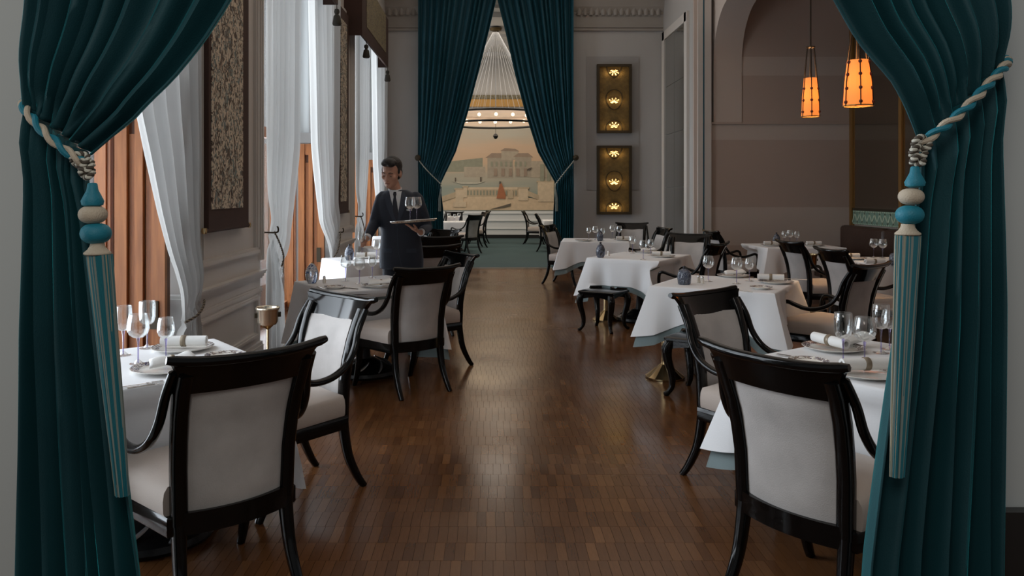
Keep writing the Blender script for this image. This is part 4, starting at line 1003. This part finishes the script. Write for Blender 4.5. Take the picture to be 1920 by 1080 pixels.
# ================================================================== BLACK CABRIOLE STOOLS
def stool(x, y, rz, lab):
    t = thing('cabriole_stool', lab, 'stool', (x, y, 0), rz); h = .205
    def rr(k, z): return [(k * h * sx, k * h * sy, z) for sx, sy in ((-1, -.9), (-.9, -1), (.9, -1), (1, -.9), (1, .9), (.9, 1), (-.9, 1), (-1, .9))]
    MB().rings([rr(.98, .405), rr(1.04, .412), rr(1.04, .428), rr(1.0, .435)]).build('top', 'lacquer', t)
    for k in range(4):
        ap = MB(); ap.prism([(-.17, .405), (.17, .405), (.17, .345), (.10, .36), (0, .375), (-.10, .36), (-.17, .345)], 'y', -.185, -.165); o = ap.build('apron', 'lacquer', t, smooth=False); o.rotation_euler = (0, 0, k * PI / 2)
        P = spline([(.165, .165, .405), (.190, .190, .35), (.188, .188, .27), (.165, .165, .16), (.163, .163, .07), (.185, .185, .02), (.205, .205, .008)], 4); n = len(P)
        rs = [interp([(0, .028), (.2, .034), (.5, .024), (.8, .015), (.93, .018), (1, .014)], i / (n - 1)) for i in range(n)]
        o = MB().tube(P, rs, up=(1, 1, 0), square=True).build('leg', 'lacquer', t, ang=50); o.rotation_euler = (0, 0, k * PI / 2)
stool(*STOOLS[0], 'low black lacquered stool with curved legs standing clear of the chairs')
stool(*STOOLS[1], 'low black lacquered stool half hidden behind an armchair')

# ================================================================== WINE BUCKETS ON STANDS
def bucket(x, y, rz, lab, z0=.60, k=1.0):
    t = thing('wine_bucket_stand', lab, 'bucket', (x, y, 0), rz)
    MB().lathe([(.14, .003), (.145, .015), (.10, .035), (.04, .06), (.016, .09), (.013, z0 - .03), (.05, z0 - .01), (.06, z0)], 22).build('stand', 'brass', t)
    if k != 1: t.scale = (k, k, 1)
    mm = 'champagne' if k != 1 else 'brass'; h = .10 if k != 1 else .165
    MB().lathe([(.005, z0), (.085, z0 + .002), (.100, z0 + .02), (.106, z0 + h * .9), (.116, z0 + h), (.118, z0 + h + .008), (.106, z0 + h + .008), (.098, z0 + h * .9), (.090, z0 + .025), (.005, z0 + .012)], 26, cap=False).build('bucket', mm, t)
    for s in (-1, 1): MB().box((s * .112, 0, z0 + h * .62), (.03, .035, .03)).build('handle', 'bronze_frame', t, smooth=False)
    MB().tube([(.114 * math.cos(a), .114 * math.sin(a), z0 + h + .006) for a in [2 * PI * k / 28 for k in range(29)]], .007, 6).build('rim', mm, t)
bx_, by_ = on(502, 585, .74); bucket(bx_, by_, .4, 'brass wine bucket on a stand beside the panelled window wall', .66, .64)
bucket(3.98, 9.95, .2, 'brass wine bucket on a stand behind the chair facing the banquette', .56)

# ================================================================== BANQUETTE
bq = thing('leather_banquette', 'dark brown leather banquette along the wall under the tiled frieze', 'bench', (XA1, 0, 0))
def soft(x0, x1, y0, y1, z0, z1, r=.03):
    b = MB()
    def rg(k, z): return [(x0 + k, y0 + k, z), (x1 - k, y0 + k, z), (x1 - k, y1 - k, z), (x0 + k, y1 - k, z)]
    def rr2(k, z):
        out = []; R_ = r + .01
        for cxx, cyy, a0 in ((x0 + R_ + k, y0 + R_ + k, PI), (x1 - R_ - k, y0 + R_ + k, 1.5 * PI), (x1 - R_ - k, y1 - R_ - k, 0), (x0 + R_ + k, y1 - R_ - k, .5 * PI)):
            for i in range(4): an = a0 + i * PI / 6; out.append((cxx + R_ * math.cos(an), cyy + R_ * math.sin(an), z))
        return out
    return b.rings([rr2(r, z0), rr2(r * .3, z0 + r * .3), rr2(0, z0 + r), rr2(0, z1 - r), rr2(r * .3, z1 - r * .3), rr2(r, z1)])
soft(-.70, -.075, 6.0, 13.5, .10, .33, .01).build('base', 'leather', bq)
for i in range(5): soft(-.72, -.12, 6.0 + i * 1.5, 7.49 + i * 1.5, .33, .50, .04).build('seat_cushion', 'leather', bq, ang=60)
for i in range(5): soft(-.28, -.075, 6.0 + i * 1.5, 7.49 + i * 1.5, .48, .955, .05).build('back_cushion', 'leather', bq, ang=60)
# ================================================================== TABLEWARE
TZ = .7555
def mk(name, cat): return thing(name, 'x', cat)
def glass_proto(kind):
    t = mk('wine_glass', 'glass'); H, R, cup = {'big': (.215, .047, .105), 'tall': (.225, .038, .115), 'small': (.19, .038, .095)}[kind]
    z0 = H - cup
    prof = [(.004, z0), (R * .45, z0 + cup * .05), (R * .82, z0 + cup * .18), (R, z0 + cup * .40), (R * .96, z0 + cup * .65), (R * .80, H)]
    if kind == 'tall': prof = [(.004, z0), (R * .5, z0 + cup * .04), (R * .85, z0 + cup * .15), (R * .97, z0 + cup * .35), (R * 1.0, z0 + cup * .7), (R * .95, H)]
    inn = [(max(.003, r - .0014), z + .0012) for r, z in prof[::-1]]
    MB().lathe(prof + inn, 24, cap=False).build('bowl', 'glass', t, ang=80)
    MB().lathe([(.0035, .004), (.0032, z0 * .55), (.0045, z0 * .85), (.007, z0 + .002)], 10).build('stem', 'glass_stem', t)
    MB().lathe([(.035, .0), (.036, .002), (.02, .004), (.006, .018)], 24).build('foot', 'glass', t)
    return t
def plate_proto(r, ornate):
    t = mk('dinner_plate' if r > .12 else 'side_plate', 'plate')
    MB().lathe([(r * .6, 0), (r * .62, .004), (r * .98, .016), (r, .019), (r * .985, .020), (r * .70, .0095), (r * .64, .007), (.002, .007)], 36, cap=False).build('dish', 'porcelain', t, ang=60); dsh = t.children[-1]
    MB().lathe([(r * .985, .0204), (r * .74, .0112)], 36, cap=False).build('rim_band', 'rim_ink', dsh)
    return t
def napkin_proto():
    t = mk('napkin_roll', 'napkin'); L = .105
    b = MB(); pts = []
    def sp(x, k=1): return [(x, .024 * (1 + .03 * math.sin(3 * a)) * math.cos(a), .025 + .024 * math.sin(a)) for a in [2 * PI * i / 20 for i in range(20)]]
    def spi(x): return [(x, .013 * math.cos(a), .025 + .013 * math.sin(a)) for a in [2 * PI * i / 20 for i in range(20)]]
    b.rings([spi(-L + .04), spi(-L), sp(-L), sp(-L * .3), sp(L * .3), sp(L), spi(L), spi(L - .04)]); lr = b.build('linen_roll', 'napkin', t)
    MB().lathe([(.026, -.012), (.0275, -.010), (.0275, .010), (.026, .012)], 22).build('napkin_ring', 'ring_dull', lr); o = lr.children[-1]; o.rotation_euler = (0, PI / 2, 0); o.location = (0, 0, .025)
    return t
def fold_napkin_proto():
    t = mk('folded_napkin', 'napkin')
    b = MB(); b.grid(lambda u, v: ((u - .5) * .20 * (1 - .35 * v), (v - .5) * .09, .006 + .022 * math.sin(PI * v) * (1 + .25 * math.sin(7 * u)) + .012 * u), 12, 8)
    o = b.build('cloth_fold', 'napkin', t); md = o.modifiers.new('t', 'SOLIDIFY'); md.thickness = .008; md.offset = 1
    MB().lathe([(.020, -.008), (.022, -.006), (.022, .006), (.020, .008)], 18).build('napkin_ring', 'ring_dull', t); o = t.children[-1]; o.rotation_euler = (0, PI / 2, 0); o.location = (.01, 0, .022)
    return t
def jar_proto(kind):
    t = mk('glass_jar', 'jar')
    if kind == 'egg': MB().lathe([(.003, 0), (.032, .001), (.047, .025), (.054, .065), (.050, .10), (.036, .135), (.018, .158), (.004, .166)], 26).build('body', 'jar_paint', t)
    elif kind == 'egg_dark': MB().lathe([(.003, 0), (.034, .001), (.047, .025), (.053, .065), (.049, .10), (.035, .135), (.016, .155), (.004, .160)], 26).build('body', 'jar_dark', t)
    else:
        MB().lathe([(.003, 0), (.046, .001), (.052, .01), (.056, .055), (.055, .085), (.044, .112), (.024, .124), (.012, .128)], 26).build('body', 'jar_dark', t)
    if kind != 'egg': MB().lathe([(.010, .0), (.009, .008), (.013, .014), (.012, .024), (.002, .03)], 12).build('stopper', 'cork', t.children[0], loc=(0, 0, .150 if kind == 'egg_dark' else .122))
    else: MB().lathe([(.006, 0), (.009, .004), (.005, .010), (.001, .012)], 10).build('stopper', 'gilt', t.children[0], loc=(0, 0, .162))
    return t
def shaker_proto():
    t = mk('salt_shaker', 'shaker')
    MB().lathe([(.002, 0), (.014, .001), (.015, .02), (.011, .045)], 14).build('body', 'salt', t); MB().lathe([(.0115, 0), (.0125, .006), (.008, .014), (.001, .016)], 14).build('cap', 'silver', t.children[0], loc=(0, 0, .045)); return t
def fork_proto():
    t = mk('fork', 'cutlery'); MB().tube([(0, -.09, .003), (0, 0, .004), (0, .045, .004)], [.005, .003, .003], rb=[.002, .0015, .0015], n=6, up=(1, 0, 0)).build('handle', 'silver', t)
    MB().box((0, .055, .004), (.02, .022, .0025)).build('neck', 'silver', t, smooth=False)
    for k in range(4): MB().box((-.0085 + k * .0057, .085, .005), (.0028, .045, .0022)).build('tine', 'silver', t, smooth=False)
    return t
def knife_proto():
    t = mk('knife', 'cutlery'); MB().tube([(0, -.10, .004), (0, 0, .004)], [.006, .004], rb=[.0035, .003], n=6, up=(1, 0, 0)).build('handle', 'silver', t)
    MB().prism([(-.004, 0), (.006, 0), (.008, .06), (.006, .10), (-.001, .115), (-.004, .09)], 'z', .002, .0045).build('blade', 'silver', t, smooth=False); return t
PR = {'big': glass_proto('big'), 'tall': glass_proto('tall'), 'small': glass_proto('small'), 'plate': plate_proto(.142, 1), 'side': plate_proto(.085, 1), 'roll': napkin_proto(), 'fold': fold_napkin_proto(),
      'egg': jar_proto('egg'), 'egg_dark': jar_proto('egg_dark'), 'stop': jar_proto('stop'), 'shaker': shaker_proto(), 'fork': fork_proto(), 'knife': knife_proto()}
used = set()
WORD = {'big': 'wide-bowled wine glass', 'tall': 'tall water glass', 'small': 'small wine glass', 'plate': 'ornate-rimmed dinner plate', 'side': 'small side plate', 'roll': 'rolled white napkin', 'fold': 'folded white napkin',
        'egg': 'pale blue-and-white egg-shaped jar', 'egg_dark': 'dark blue pointed glass jar', 'stop': 'blue glass jar with a round stopper', 'shaker': 'salt shaker', 'fork': 'silver fork', 'knife': 'silver knife'}
def put(kind, x, y, z, rz, label, group=None):
    if kind not in used:
        used.add(kind); o = PR[kind]; o.location = (x, y, z); o.rotation_euler = (0, 0, rz); o['label'] = label
        if group: o['group'] = group
        return o
    return dup(PR[kind], (x, y, z), rz, label, group)
def dress(key, items):
    cnt = {}
    for it in items: cnt[it[0]] = cnt.get(it[0], 0) + 1
    for it in items:
        kind, px, py = it[:3]; rz = it[3] if len(it) > 3 else .4; dz = it[4] if len(it) > 4 else 0
        x, y = on(px, py, TZ); note = it[5] + ' ' if len(it) > 5 else ''; lab = WORD[kind] + ' ' + note + 'on the ' + D[key]
        put(kind, x, y, TZ + dz, rz, lab, (WORD[kind] + ('es' if WORD[kind].endswith('s') else 's') + ' on the ' + D[key]) if cnt[kind] > 1 and not note else None)
dress('L1', [('tall', 231, 666, 0, 0, 'nearest the curtain fringe'), ('big', 259, 682), ('tall', 276, 653, 0, 0, 'behind the wide-bowled one'), ('small', 311, 676), ('plate', 343, 656, 0, 0, 'under the rolled napkin'), ('plate', 312, 695, 0, 0, 'under the folded napkin'), ('roll', 345, 656, .05, .018), ('fold', 318, 693, .75, .018), ('side', 420, 672), ('fork', 252, 724, -.9), ('knife', 290, 722, -.9)])
dress('L2', [('egg', 585, 531), ('shaker', 608, 531), ('big', 648, 527, 0, 0, 'nearer the jar'), ('big', 674, 532, 0, 0, 'nearer the folded napkin'), ('small', 698, 521), ('plate', 712, 538, 0, 0, 'under the folded napkin'), ('fold', 712, 538, .3, .018), ('side', 628, 541), ('plate', 757, 527, 0, 0, 'left bare'), ('knife', 655, 541, .9), ('fork', 604, 541, .6)])
dress('L3', [('egg_dark', 655, 488), ('big', 706, 487), ('plate', 686, 484), ('roll', 686, 484, .2, .018)])
dress('L4', [('big', 728, 463), ('egg_dark', 745, 464)])
dress('R1', [('tall', 1581, 684, 0, 0, 'beside the rolled napkin'), ('big', 1621, 690), ('tall', 1652, 662, 0, 0, 'by the curtain fringe'), ('small', 1668, 655), ('plate', 1563, 656, 0, 0, 'beyond the glasses'), ('plate', 1625, 705, 0, 0, 'behind the chair crest'), ('roll', 1556, 655, 1.9, .018, 'end-on beyond the glasses'), ('roll', 1624, 702, .1, .018, 'behind the chair crest'), ('side', 1516, 683), ('fold', 1600, 650, .5, .018), ('knife', 1490, 690, 1.0), ('fork', 1500, 672, .8)])
dress('R2', [('stop', 1283, 533), ('shaker', 1310, 530), ('shaker', 1317, 532), ('big', 1328, 528, 0, 0, 'beside the shakers'), ('big', 1381, 532, 0, 0, 'before the folded napkin'), ('small', 1405, 527), ('plate', 1375, 519, 0, 0, 'under the folded napkin'), ('fold', 1375, 519, .2, .018), ('plate', 1455, 531, 0, 0, 'under the rolled napkin'), ('roll', 1445, 529, -.3, .018), ('side', 1427, 542), ('fork', 1394, 546, .5), ('knife', 1490, 524, 1.0)])
dress('R3', [('egg_dark', 1126, 483), ('shaker', 1141, 480), ('big', 1186, 475), ('big', 1206, 487), ('small', 1220, 479), ('plate', 1214, 474, 0, 0, 'under the folded napkin'), ('fold', 1214, 474, .1, .018), ('plate', 1243, 482, 0, 0, 'under the rolled napkin'), ('roll', 1240, 482, -.2, .018)])
dress('R4', [('egg_dark', 1125, 452), ('small', 1104, 449), ('big', 1116, 450), ('small', 1130, 451), ('big', 1148, 448), ('big', 1161, 449), ('plate', 1095, 452), ('plate', 1168, 451), ('roll', 1168, 451, .1, .018)])
dress('R5', [('egg_dark', 1456, 459), ('small', 1470, 459), ('big', 1481, 460), ('small', 1494, 459), ('plate', 1446, 461), ('roll', 1446, 461, .1, .018), ('plate', 1526, 461), ('roll', 1526, 461, .1, .018)])
dress('R6', [('big', 1638, 483), ('big', 1655, 484), ('stop', 1678, 497), ('plate', 1600, 486), ('roll', 1594, 486, .1, .018), ('roll', 1640, 495, .1, .002), ('side', 1606, 499)])
for k, x, y in (('big', -1.0, 20.5), ('small', -.85, 20.45), ('big', -.75, 20.7)): put(k, x, y, TZ, 0, WORD[k] + ' on the ' + D['H1'], 'glasses on the hall table')
put('big', 1.8, 21.5, TZ, 0, WORD['big'] + ' on the ' + D['H2'])
# ================================================================== WAITER
def ell(mb, c, r, R=None, n=14, m=10):
    c = Vector(c); rings = []
    for i in range(m + 1):
        a = -PI / 2 + PI * i / m; ca = max(math.cos(a), .02)
        ring = []
        for j in range(n):
            b = 2 * PI * j / n; p = Vector((r[0] * ca * math.cos(b), r[1] * ca * math.sin(b), r[2] * math.sin(a)))
            ring.append(c + (R @ p if R else p))
        rings.append(ring)
    mb.rings(rings)
def fuse(mb, name, m, parent, voxel, smooth=4, fac=.5):
    me = mb.mesh('tmp', None, smooth=False); o = bpy.data.objects.new('tmp', me); COL.objects.link(o)
    r = o.modifiers.new('r', 'REMESH'); r.mode = 'VOXEL'; r.voxel_size = voxel
    s = o.modifiers.new('s', 'SMOOTH'); s.iterations = smooth; s.factor = fac
    dg = bpy.context.evaluated_depsgraph_get(); dg.update()
    out = bpy.data.meshes.new_from_object(o.evaluated_get(dg)); out.name = name
    bpy.data.objects.remove(o, do_unlink=True)
    out.polygons.foreach_set('use_smooth', [True] * len(out.polygons)); out.materials.clear(); out.materials.append(M[m])
    return link(name, out, parent)
WX, WY = -.81, 7.5
W = thing('person', 'waiter in a dark navy suit, white shirt and tie holding a tray', 'person', (WX, WY, 0))
HS = 1.13; HC = Vector((-.088, -.065, 1.682)); HR = Matrix.Rotation(rad(-15), 3, 'Z') @ Matrix.Rotation(rad(15), 3, 'X') @ Matrix.Rotation(rad(4), 3, 'Y')
def hp(p): return HC + HR @ (Vector(p) * HS)
def hell(mb, p, r, *a): ell(mb, hp(p), tuple(q * HS for q in r), HR, *a)
sh_r, el_r, wr_r = Vector((-.188, .0, 1.425)), Vector((-.248, -.035, 1.215)), Vector((-.290, -.235, 1.085))
sh_l, el_l, wr_l = Vector((.148, .0, 1.420)), Vector((.236, .02, 1.165)), Vector((.205, -.315, 1.140))
bd = MB()
# head
hell(bd, (0, .015, .032), (.074, .093, .092), 20, 14); hell(bd, (0, -.030, -.030), (.062, .062, .082), 18, 12)
hell(bd, (0, -.046, -.076), (.044, .044, .038)); hell(bd, (0, -.080, -.094), (.020, .018, .017))
bd.tube([hp((0, -.088, .012)), hp((0, -.100, -.008)), hp((0, -.114, -.030)), hp((0, -.100, -.040))], [.008, .010, .014, .010], 8)
hell(bd, (0, -.080, .020), (.052, .018, .012))
for s in (-1, 1):
    hell(bd, (s * .040, -.062, -.020), (.022, .024, .022)); hell(bd, (s * .076, .008, -.008), (.011, .022, .032)); hell(bd, (s * .011, -.103, -.036), (.009, .009, .007))
hell(bd, (0, -.096, -.060), (.022, .010, .007)); hell(bd, (0, -.094, -.069), (.018, .010, .007))
bd.tube([(-.045, .005, 1.45), (-.060, -.010, 1.54), hp((0, .01, -.06))], [.062, .054, .052], 14)
# trunk, arms, legs (under the clothes)
TR = [(.80, .165, .11), (.92, .168, .112), (1.02, .155, .105), (1.12, .150, .10), (1.25, .165, .108), (1.38, .175, .108), (1.45, .150, .090), (1.49, .095, .065), (1.52, .055, .048)]
def tx(z): return interp([(.8, .0), (1.2, -.008), (1.5, -.035), (1.56, -.045)], z)
bd.rings([[(tx(z) + rx * math.cos(a), ry * math.sin(a), z) for a in [2 * PI * k / 24 for k in range(24)]] for z, rx, ry in TR])
bd.tube([sh_r, el_r, wr_r], [.046, .038, .026], 12); bd.tube([sh_l, el_l, wr_l], [.046, .038, .026], 12)
for s in (-1, 1): bd.tube([(s * .085, 0, .90), (s * .092, -.01, .50), (s * .095, .025, .08)], [.075, .052, .034], 12)
# right hand closing on the glass stem (stem at GX, GY)
GX, GY, GZ = -.322, -.318, .958
k0 = wr_r.lerp(Vector((GX, GY, 1.03)), .58); d = (Vector((GX, GY, 1.03)) - wr_r).normalized()
bd.tube([wr_r, wr_r.lerp(k0, .5), k0, k0 + d * .012], [.022, .028, .030, .020], 10, rb=[.017, .017, .016, .010])
side = d.cross(Vector((0, 0, 1))).normalized(); upv = side.cross(d).normalized()
for i, (off, ln) in enumerate(((.024, .95), (.009, 1.05), (-.007, 1.0), (-.021, .82))):
    b0 = k0 + upv * off * .6 + side * (-.006); p1 = b0 + d * .030 * ln - side * .012; tgt = Vector((GX, GY, 1.035 + off * .7))
    p2 = tgt - side * .013 + d * .010; p3 = tgt + d * .013 + side * .008
    bd.tube([b0 - d * .02, b0 + d * .006, p1, p2, p3], [.0095, .0095, .0088, .008, .0065], 8)
tb0 = wr_r.lerp(k0, .45) + side * .018 + upv * .01
bd.tube([tb0, tb0 + d * .028 + side * .014, Vector((GX, GY, 1.045)) + side * .012 - d * .004], [.012, .0105, .0075], 8)
# left hand open under the tray
TX, TY, TZc = .150, -.415, 1.236
pc = Vector((.145, -.375, 1.178)); dl = Vector((-.90, -.25, .36)).normalized(); sl = Vector((.25, -.95, .05)).normalized()
bd.tube([wr_l, wr_l.lerp(pc, .5), pc, pc + dl * .02], [.024, .031, .036, .026], 10, rb=[.018, .017, .015, .012], up=sl)
for off, ln, rise in ((.030, .85, .9), (.011, 1.0, 1.0), (-.009, .96, 1.0), (-.027, .78, .95)):
    b0 = pc + sl * off; p1 = b0 + Vector((-.030 * ln, -.012, .018)); p2 = b0 + Vector((-.052 * ln, -.020, .033)); p3 = b0 + Vector((-.074 * ln, -.028, .042))
    bd.tube([b0 + Vector((.02, 0, -.004)), b0, p1, p2, p3], [.010, .0098, .009, .0082, .0068], 8)
bd.tube([wr_l.lerp(pc, .45) + sl * .02, pc + sl * .052 + Vector((.012, 0, .014)), pc + sl * .066 + Vector((-.012, 0, .038))], [.012, .0105, .008], 8)
fuse(bd, 'body', 'skin', W, .0055, 3)
# face details
for s in (-1, 1):
    e = MB(); hell(e, (s * .030, -.0905, -.006), (.0115, .004, .0022)); e.build('eye', 'eye_dark', W)
    e = MB(); e.tube([hp((s * .014, -.101, .020)), hp((s * .030, -.101, .025)), hp((s * .050, -.086, .020))], [.0028, .0036, .002], 6); e.build('eyebrow', 'hair', W)
e = MB(); e.tube([hp((-.021, -.098, -.064)), hp((0, -.1075, -.0645)), hp((.021, -.098, -.064))], [.003, .0045, .003], 6); e.build('mouth', 'lip', W)
# hair
hr = MB(); hell(hr, (0, .030, .050), (.081, .092, .086), 20, 12); hell(hr, (0, .062, -.005), (.074, .055, .075))
hell(hr, (.0, -.045, .100), (.064, .052, .034)); hell(hr, (.022, -.066, .092), (.040, .032, .028)); hell(hr, (-.03, -.06, .090), (.034, .030, .024))
for s in (-1, 1): hell(hr, (s * .070, -.006, .024), (.010, .020, .030))
fuse(hr, 'hair', 'hair', W, .006, 3)
# jacket
JR = [(.79, .205, .140), (.86, .208, .143), (.95, .203, .140), (1.05, .190, .130), (1.13, .184, .125), (1.25, .198, .132), (1.36, .212, .134), (1.43, .205, .122), (1.485, .165, .098), (1.525, .092, .070)]
jk = MB(); jk.rings([[(tx(z) + rx * math.copysign(abs(math.cos(a)) ** .9, math.cos(a)), ry * math.copysign(abs(math.sin(a)) ** .9, math.sin(a)), z) for a in [2 * PI * k / 32 for k in range(32)]] for z, rx, ry in JR])
def sleeve(a, b, c):
    k_ = -1 if a.x > 0 else 1; jk.tube([a + Vector((.050 * k_, 0, .066)), a + Vector((.030 * k_, 0, .052)), a + Vector((.010 * k_, 0, .022)), a.lerp(b, .35), b, b.lerp(c, .5), b.lerp(c, .90)], [.030, .052, .066, .064, .055, .048, .041], 16)
sleeve(sh_r, el_r, wr_r); sleeve(sh_l, el_l, wr_l)
JK = fuse(jk, 'jacket', 'suit', W, .008, 8)
def jf(x, z):
    rx = interp([(q[0], q[1]) for q in JR], z); ry = interp([(q[0], q[2]) for q in JR], z); u = min(.98, abs(x - tx(z)) / rx)
    return -ry * (1 - u ** 2.2) ** .45
def strip(name, m, path, off, th=.004):
    """path: list of (xl, xr, z)"""
    b = MB(); n = 6; N = len(path)
    def f(o_):
        return lambda u, v: (lambda q: (lerp(q[0], q[1], u), jf(lerp(q[0], q[1], u), q[2]) - o_, q[2]))(tuple(interp([(i / (N - 1), path[i][k]) for i in range(N)], v) for k in range(3)))
    b.grid(f(off), n, 12); b.grid(f(off - .012), n, 12); b.build(name, m, W if name in ('shirt_front', 'tie') else JK, ang=60)
V0, V1 = 1.512, 1.225
strip('shirt_front', 'shirt', [(-.108, .012, V0), (-.088, .004, 1.44), (-.060, -.012, 1.33), (-.030, -.026, V1)], .006)
strip('tie', 'tie', [(-.064, -.040, V0 - .005), (-.068, -.034, V0 - .03), (-.060, -.040, V0 - .05), (-.068, -.026, 1.40), (-.060, -.012, 1.30), (-.030, -.026, V1 + .01)], .013)
strip('lapel', 'suit_lapel', [(-.130, -.104, V0 - .005), (-.142, -.086, 1.44), (-.120, -.060, 1.36), (-.066, -.030, V1 + .01), (-.040, -.028, V1 - .03)], .012)
strip('lapel', 'suit_lapel', [(.010, .036, V0 - .005), (.004, .058, 1.44), (-.008, .046, 1.36), (-.026, .000, V1 + .02), (-.028, -.020, V1 - .03)], .012)
strip('name_badge', 'silver', [(.060, .108, 1.348), (.060, .108, 1.332)], .012)
strip('front_edge', 'suit_lapel', [(-.030, -.022, V1 - .02), (-.028, -.020, 1.10), (-.018, -.010, .95), (.012, .020, .83), (.030, .040, .80)], .009)
strip('pocket_flap', 'suit_lapel', [(.060, .150, .985), (.060, .150, .945)], .010)
strip('pocket_flap', 'suit_lapel', [(-.165, -.075, .985), (-.165, -.075, .945)], .010)
strip('button', 'suit', [(-.034, -.018, 1.19), (-.034, -.018, 1.175)], .012)
cb = MB()
cb.grid(lambda u, v: (lambda a: (-.060 + .063 * math.cos(a), -.014 + .063 * math.sin(a) - .012 * v, 1.508 + .034 * v + .022 * math.sin(a)))(2 * PI * u), 28, 2, True); o = cb.build('collar', 'shirt', W, ang=80); md = o.modifiers.new('t', 'SOLIDIFY'); md.thickness = .006
for a, b, nm in ((el_r, wr_r, 1), (el_l, wr_l, 2)):
    MB().tube([a.lerp(b, .86), a.lerp(b, .985)], [.036, .034], 16).build('shirt_cuff', 'shirt', W)
tr = MB()
for s in (-1, 1): tr.tube([(s * .085, 0, .90), (s * .094, -.008, .50), (s * .098, .012, .05)], [.098, .078, .066], 16)
ell(tr, (0, 0, .90), (.185, .122, .13)); fuse(tr, 'trousers', 'trousers', W, .010, 4)
for s in (-1, 1):
    q = MB(); ell(q, (s * .102, -.055, .040), (.045, .125, .042)); ell(q, (s * .102, .03, .045), (.038, .06, .05)); q2 = fuse(q, 'shoe', 'shoe', W, .008, 2)
# flatten soles is not visible; what the waiter carries
tr_ = thing('serving_tray', 'round patterned serving tray held by the waiter', 'tray', (WX + TX, WY + TY, TZc)); tr_.rotation_euler = (rad(-1.5), rad(-4.0), 0)
MB().lathe([(.002, 0), (.185, 0), (.198, .006), (.206, .018), (.208, .019), (.200, .008), (.186, .003), (.002, .003)], 40, cap=False).build('dish', 'tray_paint', tr_, ang=60)
MB().tube([(.207 * math.cos(a), .207 * math.sin(a), .019) for a in [2 * PI * k / 40 for k in range(41)]], .004, 6).build('rim', 'silver', tr_)
for x, y in ((TX - .024, TY - .052), (TX + .024, TY + .052)):
    put('big', WX + x, WY + y, TZc + .0075 + .07 * (x - TX) - .026 * (y - TY), 0, 'wine glass standing on the waiter\'s tray', 'glasses on the tray')
put('small', WX + GX, WY + GY, GZ, 0, 'wine glass held in the waiter\'s outstretched hand')
